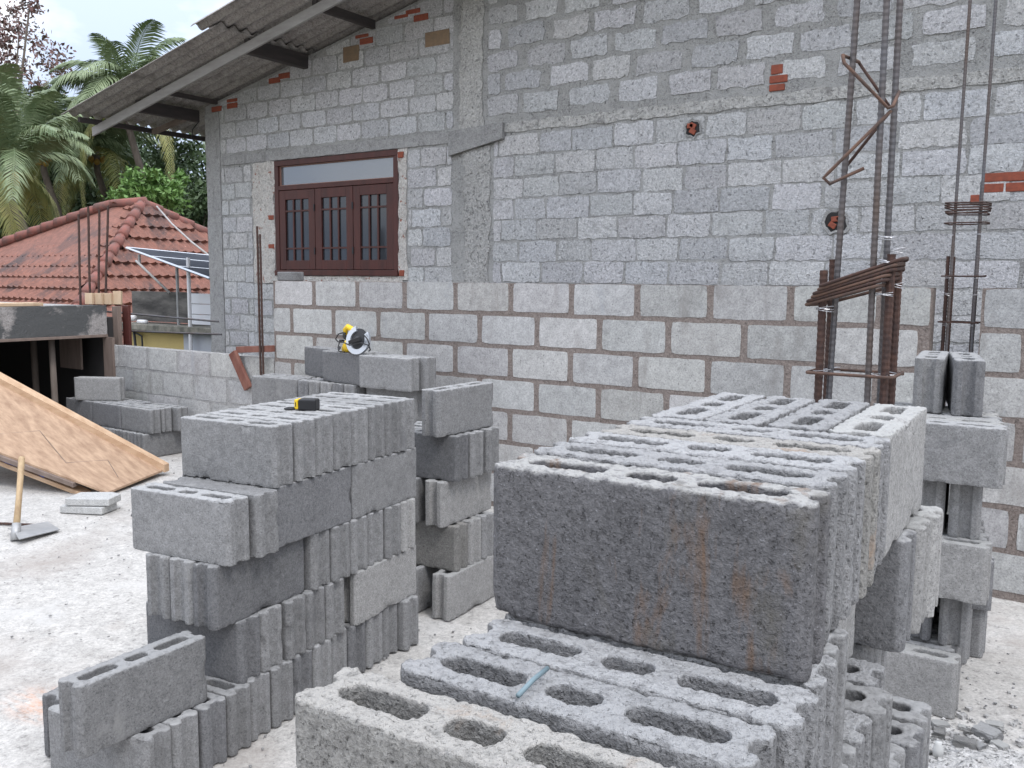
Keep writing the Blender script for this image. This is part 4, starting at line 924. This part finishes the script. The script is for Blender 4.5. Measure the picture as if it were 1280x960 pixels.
# ------------------------------------------------------------------ neighbouring houses
nb = empty('tiled_house', (-19, 12, -3.2)); tag(nb, 'neighbour house with weathered red clay tile hip roof', 'house')
def pnb(mb, name, mat, **kw):
    o = mb.build(name, mat, **kw); o.parent = nb; o.matrix_parent_inverse = Matrix.Translation(nb.location).inverted(); return o
R1, R2 = Vector((-17.84, 11.16, 2.97)), Vector((-17.32, 11.52, 3.0))
C1, C2, C4 = Vector((-14.4, 7.8, .2)), Vector((-15.85, 18.1, .2)), Vector((-27.6, 8.15, .2)); C3 = Vector((-28, 18.5, .2))
def inpoly(u, v, poly):
    c_ = False; n = len(poly)
    for i in range(n):
        x1, y1 = poly[i]; x2, y2 = poly[(i+1) % n]
        if (y1 > v) != (y2 > v) and u < (x2-x1)*(v-y1)/(y2-y1)+x1: c_ = not c_
    return c_
def tiled(poly3, eave0, eave1, name):
    O = eave0; U = (eave1-eave0).normalized()
    nrm = (poly3[1]-poly3[0]).cross(poly3[2]-poly3[0]).normalized()
    if nrm.z < 0: nrm = -nrm
    V = nrm.cross(U).normalized()
    if V.z < 0: V = -V
    p2 = [((p_-O).dot(U), (p_-O).dot(V)) for p_ in poly3]
    u0, u1 = min(a for a, b in p2), max(a for a, b in p2); v1 = max(b for a, b in p2)
    mb = MB(); du = .055; ga = .33; nu = int((u1-u0)/du); nv = int(v1/ga)+1
    ofs = 0
    for r_ in range(nv):
        vs = []; fs = []
        for (vv, hh) in ((r_*ga-.02, .0), (r_*ga-.02, .075), (r_*ga+ga*.5, .045), (r_*ga+ga+.02, .012)):
            for i in range(nu+1):
                u_ = u0+i*du; ph_ = (i+2*(r_ % 2)) % 4; rib = (.045, .012, .0, .012)[ph_]
                vs.append(O+U*u_+V*vv+nrm*(hh+(rib if hh > 0 else 0)+.006*math.sin(u_*3.1+r_*2)))
        for k in range(3):
            for i in range(nu):
                if inpoly(u0+(i+.5)*du, r_*ga+ga*.5, p2): fs.append((k*(nu+1)+i, k*(nu+1)+i+1, (k+1)*(nu+1)+i+1, (k+1)*(nu+1)+i))
        mb.add(vs, fs)
    mb.add([p_-nrm*.03 for p_ in poly3], [tuple(range(len(poly3)))])
    pnb(mb, name, M['tile'])
tiled([C4, C1, R2, R1], C4, C1, 'roof_face'); tiled([C1, C2, R2], C1, C2, 'roof_face'); tiled([C2, C3, R1, R2], C2, C3, 'roof_face'); tiled([C3, C4, R1], C3, C4, 'roof_face')
M['hip_tile'] = simple('hip_tile', (.27, .10, .08), .85, 0, (.14, .085, .075), 5)
for (a, b) in ((R2, C1), (R1, C4), (R2, C2), (R1, C3), (R1, R2)):
    mb = MB(); L_ = (b-a).length; n = max(1, int(L_/.36)); d_ = (b-a)/n
    for i in range(n):
        s_ = a+d_*i+Vector((0, 0, .02)); e_ = a+d_*(i+1.12)+Vector((0, 0, .02)); mb.tube([s_, e_], [.085, .12], 10)
    pnb(mb, 'hip_cap', M['hip_tile'], smooth=True)
g = MB(); g.box(-26.8, -15.2, 8.8, 17.6, -3.2, .4); pnb(g, 'wall', M['pale_blue_wall'])
# cables over the tiled roof
g = MB(); g.tube([at(196, 258, 18.5), at(215, 280, 17.5), at(240, 303, 16.5), at(262, 320, 15.5)], .018, 6); o = g.build('cable', M['board'], smooth=True); tag(o, 'pale cable running down the right slope of the tiled roof', 'cable')
g = MB(); g.tube([at(170, 326, 13.2), at(190, 345, 13), at(212, 366, 12.8)], .018, 6); o = g.build('cable', M['board'], smooth=True); tag(o, 'thin cable below the solar panel against the tiled roof', 'cable')

so_ = empty('solar_panel', at(210, 330, 12.5)); tag(so_, 'solar panel on white metal posts beside the tiled roof', 'solar panel')
def pso(mb, name, mat, **kw):
    o = mb.build(name, mat, **kw); o.parent = so_; o.matrix_parent_inverse = Matrix.Translation(so_.location).inverted(); return o
a_, b_, c_ = at(158, 309, 13.6), at(262, 347, 11.6), at(300, 321, 14.6)
d2 = a_+(c_-b_)*.0+ (c_-b_) ; e1 = b_-a_; 
A4 = [a_, b_, b_+(c_-b_), a_+(c_-b_)*.0+Vector((0, 0, 0))]
far = at(262, 319, 14.4)
dn_ = Vector((0, 0, -.05))
g = MB(); q4 = [a_, b_, b_+(far-a_)*1.0, far]; 
g.add([v+Vector((0, 0, .0)) for v in q4]+[v+Vector((0, 0, -.02)) for v in q4], [(0, 1, 2, 3), (7, 6, 5, 4), (0, 4, 5, 1), (1, 5, 6, 2), (2, 6, 7, 3), (3, 7, 4, 0)]); pso(g, 'panel', M['pv'])
g = MB()
for (p_, q_) in ((q4[0], q4[1]), (q4[1], q4[2]), (q4[2], q4[3]), (q4[3], q4[0])): g.tube([p_+dn_*.2, q_+dn_*.2], .018, 4)
for s_ in (.33, .66): g.tube([q4[0].lerp(q4[1], s_), q4[3].lerp(q4[2], s_)], .007, 4)
pso(g, 'frame', M['alu'])
for (px, py0, d_, r_, m_) in ((235, 322, 12.3, .026, 'white_paint'), (221, 332, 12.8, .022, 'steel_blade'), (174, 318, 13.3, .02, 'steel_blade')):
    g = MB(); t_ = at(px, py0, d_); g.tube([t_, (t_.x, t_.y, -3.2 if px > 200 else t_.z-.12)], r_, 8); pso(g, 'post', M[m_])

yb = empty('yellow_building', (-11.5, 8.5, -3.2)); tag(yb, 'small yellow building with blackened concrete parapet below the tiled roof', 'building')
def pyb(mb, name, mat, **kw):
    o = mb.build(name, mat, **kw); o.parent = yb; o.matrix_parent_inverse = Matrix.Translation(yb.location).inverted(); return o
g = MB(); g.box(-12.3, -10.93, 7.95, 8.10, .83, 1.26); pyb(g, 'parapet', M['grime'])
g = MB(); g.box(-12.4, -10.0, 7.70, 8.2, .71, .80); pyb(g, 'ledge', M['moss'], bevel=.01)
g = MB(); g.box(-12.3, -10.95, 7.86, 11, -3.2, .70); pyb(g, 'wall', M['yellow_wall'])
g = MB(); g.box(-10.94, -10.0, 7.84, 11, -3.2, .70); pyb(g, 'wall', M['pale_blue_wall'])
M['white_sheet'] = simple('white_ribbed_sheet', (.70, .71, .75), .5)
for k in range(3):
    g = MB(); g.box(-10.91, -10.0, 7.93-.012*k, 7.95-.012*k, .82+.145*k, .96+.145*k); pyb(g, 'cladding_sheet', M['white_sheet'], bevel=.004)
g = MB(); g.tube([(-12.05, 7.80, .72), (-12.02, 7.80, .45), (-12.02, 7.8, -.2)], .02, 8); g.tube([(-12.0, 7.80, .66), (-11.86, 7.80, .62), (-11.84, 7.8, .3)], .014, 8); pyb(g, 'pipe', M['dark_grey'], smooth=True)
g = MB(); g.tube([(-12.15, 7.75, .86), (-11.95, 7.75, .88)], .045, 10); g.tube([(-11.9, 7.78, .83), (-11.7, 7.78, .83)], .03, 10); o = g.build('pvc_pipe', M['white_paint'], smooth=True); tag(o, 'white pvc pipe pieces lying on the mossy ledge of the yellow building', 'pipe')

# ------------------------------------------------------------------ trees
def frond_mesh(name, L_, droop, seed, mat, lift=.5):
    rr = random.Random(seed); mb = MB(); n = 26; pts = []
    for i in range(n+1):
        t = i/n; x = L_*t*(1-.18*droop*t*t); z = L_*(lift*t-droop*t*t*(.55+.45*t)); pts.append(Vector((x, .05*L_*math.sin(t*2+seed), z)))
    mb.tube(pts, [.035*(1-.85*i/n) for i in range(n+1)], 4)
    K = 62
    for k in range(K):
        t = .10+.90*k/K; i = min(n-1, int(t*n)); f_ = t*n-i; p_ = pts[i].lerp(pts[i+1], f_); T = (pts[i+1]-pts[i]).normalized()
        ln = L_*.26*math.sin(math.pi*min(1, .12+t*.86))**.6*rr.uniform(.8, 1.1)
        for sgn in (-1, 1):
            side = T.cross(Vector((0, 0, 1))).normalized()*sgn
            dr_ = (side*.85+T*.65+Vector((0, 0, -.15+rr.uniform(-.15, .15)))).normalized()
            q1 = p_+dr_*ln*.5+Vector((0, 0, -.03*ln)); q2 = p_+dr_*ln*.95+Vector((0, 0, -.34*ln*rr.uniform(.7, 1.4)))
            wv = T*.035*L_/4
            mb.add([p_-wv*.5, p_+wv*.5, q1+wv, q1-wv, q2], [(0, 1, 2, 3), (3, 2, 4)])
    me_o = mb.build(name, M[mat]); me = me_o.data; bpy.data.objects.remove(me_o); return me
FR = [frond_mesh('frond', 4.4, .85, 1, 'frond', .75), frond_mesh('frond', 4.8, 1.0, 2, 'frond', .55), frond_mesh('frond', 4.2, .6, 3, 'frond', .95), frond_mesh('frond', 4.2, 1.15, 4, 'frond_yellow', .35), frond_mesh('frond', 4.0, 1.3, 5, 'frond_yellow', .2)]
def palm(px, py, dep, label, seed, nf=22, scale=1.0, yellow=3):
    c_ = at(px, py, dep); rr = random.Random(seed)
    root = empty('coconut_palm', (c_.x, c_.y, -3.2)); tag(root, label, 'palm tree', 'coconut palms behind the houses')
    H_ = c_.z+3.2
    g = MB(); g.tube([(.3*math.sin(t*.9), .2*math.sin(t), H_*t/12) for t in range(0, 13)], [.22-.008*t for t in range(13)], 10)
    dx, dy = .3*math.sin(12*.9), .2*math.sin(12)
    o = g.build('trunk', M['bark'], parent=root, smooth=True)
    cr = MB(); 
    for k in range(7):
        a = rr.uniform(0, 6.28); bm_ = Matrix.Translation((dx+.28*math.cos(a), dy+.28*math.sin(a), H_-.25-rr.uniform(0, .25)))
        lathe(cr, [(.02, -.14), (.10, -.09), (.125, 0), (.09, .10), (.03, .14)], bm_, 10)
    cr.build('coconuts', M['coconut'], parent=root, smooth=True)
    for k in range(nf):
        a = k*2.39996+rr.uniform(-.2, .2); lv = k/nf
        yl = lv > 1-yellow/nf
        me = FR[3+rr.randrange(2)] if yl else FR[(0, 1, 2)[rr.randrange(3)] if lv > .35 else (2 if lv < .2 else 0)]
        o = bpy.data.objects.new('frond', me); C.objects.link(o); o.parent = root; o.location = (dx, dy, H_-.1)
        o.rotation_euler = (rr.uniform(-.3, .3), R(-42+62*lv+rr.uniform(-10, 10)), a); s_ = scale*rr.uniform(.85, 1.1); o.scale = (s_, s_, s_)
palm(18, 210, 30, 'coconut palm with yellowing fronds at the far left edge', 1, 28, .8, 7)
palm(62, 190, 38, 'upright green coconut palm between the left edge and the tall palm', 2, 26, .8, 2)
palm(168, 130, 37, 'tall coconut palm rising behind the roof\'s left eave', 3, 30, .85, 3)
palm(128, 190, 40, 'coconut palm with long drooping fronds below the tall palm', 4, 26, .9, 6)

def tree(px, py, dep, rad, label, seed, mat, nclump=60, leaves=120, lsz=.14, flat=.8, trunk=True, cat='tree', sparse=False):
    c_ = at(px, py, dep); rr = random.Random(seed); nr = np.random.RandomState(seed)
    root = empty('broadleaf_tree' if cat == 'tree' else 'shrub', (c_.x, c_.y, -3.2)); tag(root, label, cat, 'trees behind the houses')
    H_ = c_.z+3.2
    g = MB(); g.tube([(0, 0, 0), (.1, .05, H_*.35), (0, .1, H_*.7), (0, 0, H_)], [rad*.09, rad*.07, rad*.05, rad*.02], 10)
    cl = []
    for k in range(nclump):
        d_ = nr.normal(size=3); d_ /= np.linalg.norm(d_); r_ = rad*(.35+.65*rr.random()**.5)*(1+.25*math.sin(d_[0]*5+seed)*math.cos(d_[1]*4))
        cl.append(Vector((d_[0]*r_, d_[1]*r_, H_+d_[2]*r_*flat)))
    for c2 in cl[::4]: 
        m_ = Vector((0, 0, H_*.62)).lerp(c2, .5)+Vector((0, 0, -.1*rad)); g.tube([(0, .08, H_*.6), m_, c2], [rad*.035, rad*.02, rad*.008], 5)
    g.build('trunk', M['bark'], parent=root, smooth=True)
    vs = []; fs = []
    for c2 in cl:
        cr_ = rad*(.20 if sparse else .26)*rr.uniform(.7, 1.3)
        P = nr.normal(size=(leaves, 3))*cr_*.5; P[:, 2] *= .75
        A = nr.normal(size=(leaves, 3)); A /= np.linalg.norm(A, axis=1)[:, None]
        B = nr.normal(size=(leaves, 3)); B -= A*(A*B).sum(1)[:, None]; B /= np.linalg.norm(B, axis=1)[:, None]
        s_ = lsz*nr.uniform(.6, 1.3, size=(leaves, 1))
        base = np.array(c2)[None]+P
        for q_ in range(leaves):
            n = len(vs); b_, a2, b2, ss = base[q_], A[q_], B[q_], s_[q_][0]
            vs += [tuple(b_-a2*ss), tuple(b_+b2*ss*.45), tuple(b_+a2*ss), tuple(b_-b2*ss*.45)]; fs.append((n, n+1, n+2, n+3))
    me = bpy.data.meshes.new('crown'); me.from_pydata(vs, [], fs); me.materials.append(M[mat]); o = bpy.data.objects.new('crown', me); C.objects.link(o); o.parent = root
tree(0, 85, 42, 3.3, 'sparse tree with reddish brown leaves at the top left corner', 11, 'leaf_red', 70, 70, .12, .9, sparse=True)
tree(20, 245, 46, 4.6, 'dark dense tree behind the palms at the far left', 12, 'leaf_dark', 90, 150, .17)
tree(110, 255, 47, 4.4, 'dark dense tree in the middle behind the tiled roof ridge', 13, 'leaf_dark', 90, 150, .17)
tree(75, 215, 52, 4.8, 'tallest dark tree filling the gap behind the palm crowns', 17, 'leaf_dark', 90, 150, .18)
tree(238, 250, 40, 2.7, 'green bushy tree beside the house corner', 14, 'leaf', 80, 150, .13)
tree(185, 240, 32, 1.1, 'bright green young tree above the tiled roof peak', 15, 'leaf_bright', 40, 110, .11)
tree(175, 255, 50, 4.2, 'dark tree behind the bright green young tree', 16, 'leaf_dark', 80, 150, .17)
tree(290, 240, 52, 5.0, 'large dark tree mostly hidden behind the block house corner', 18, 'leaf', 70, 130, .18)
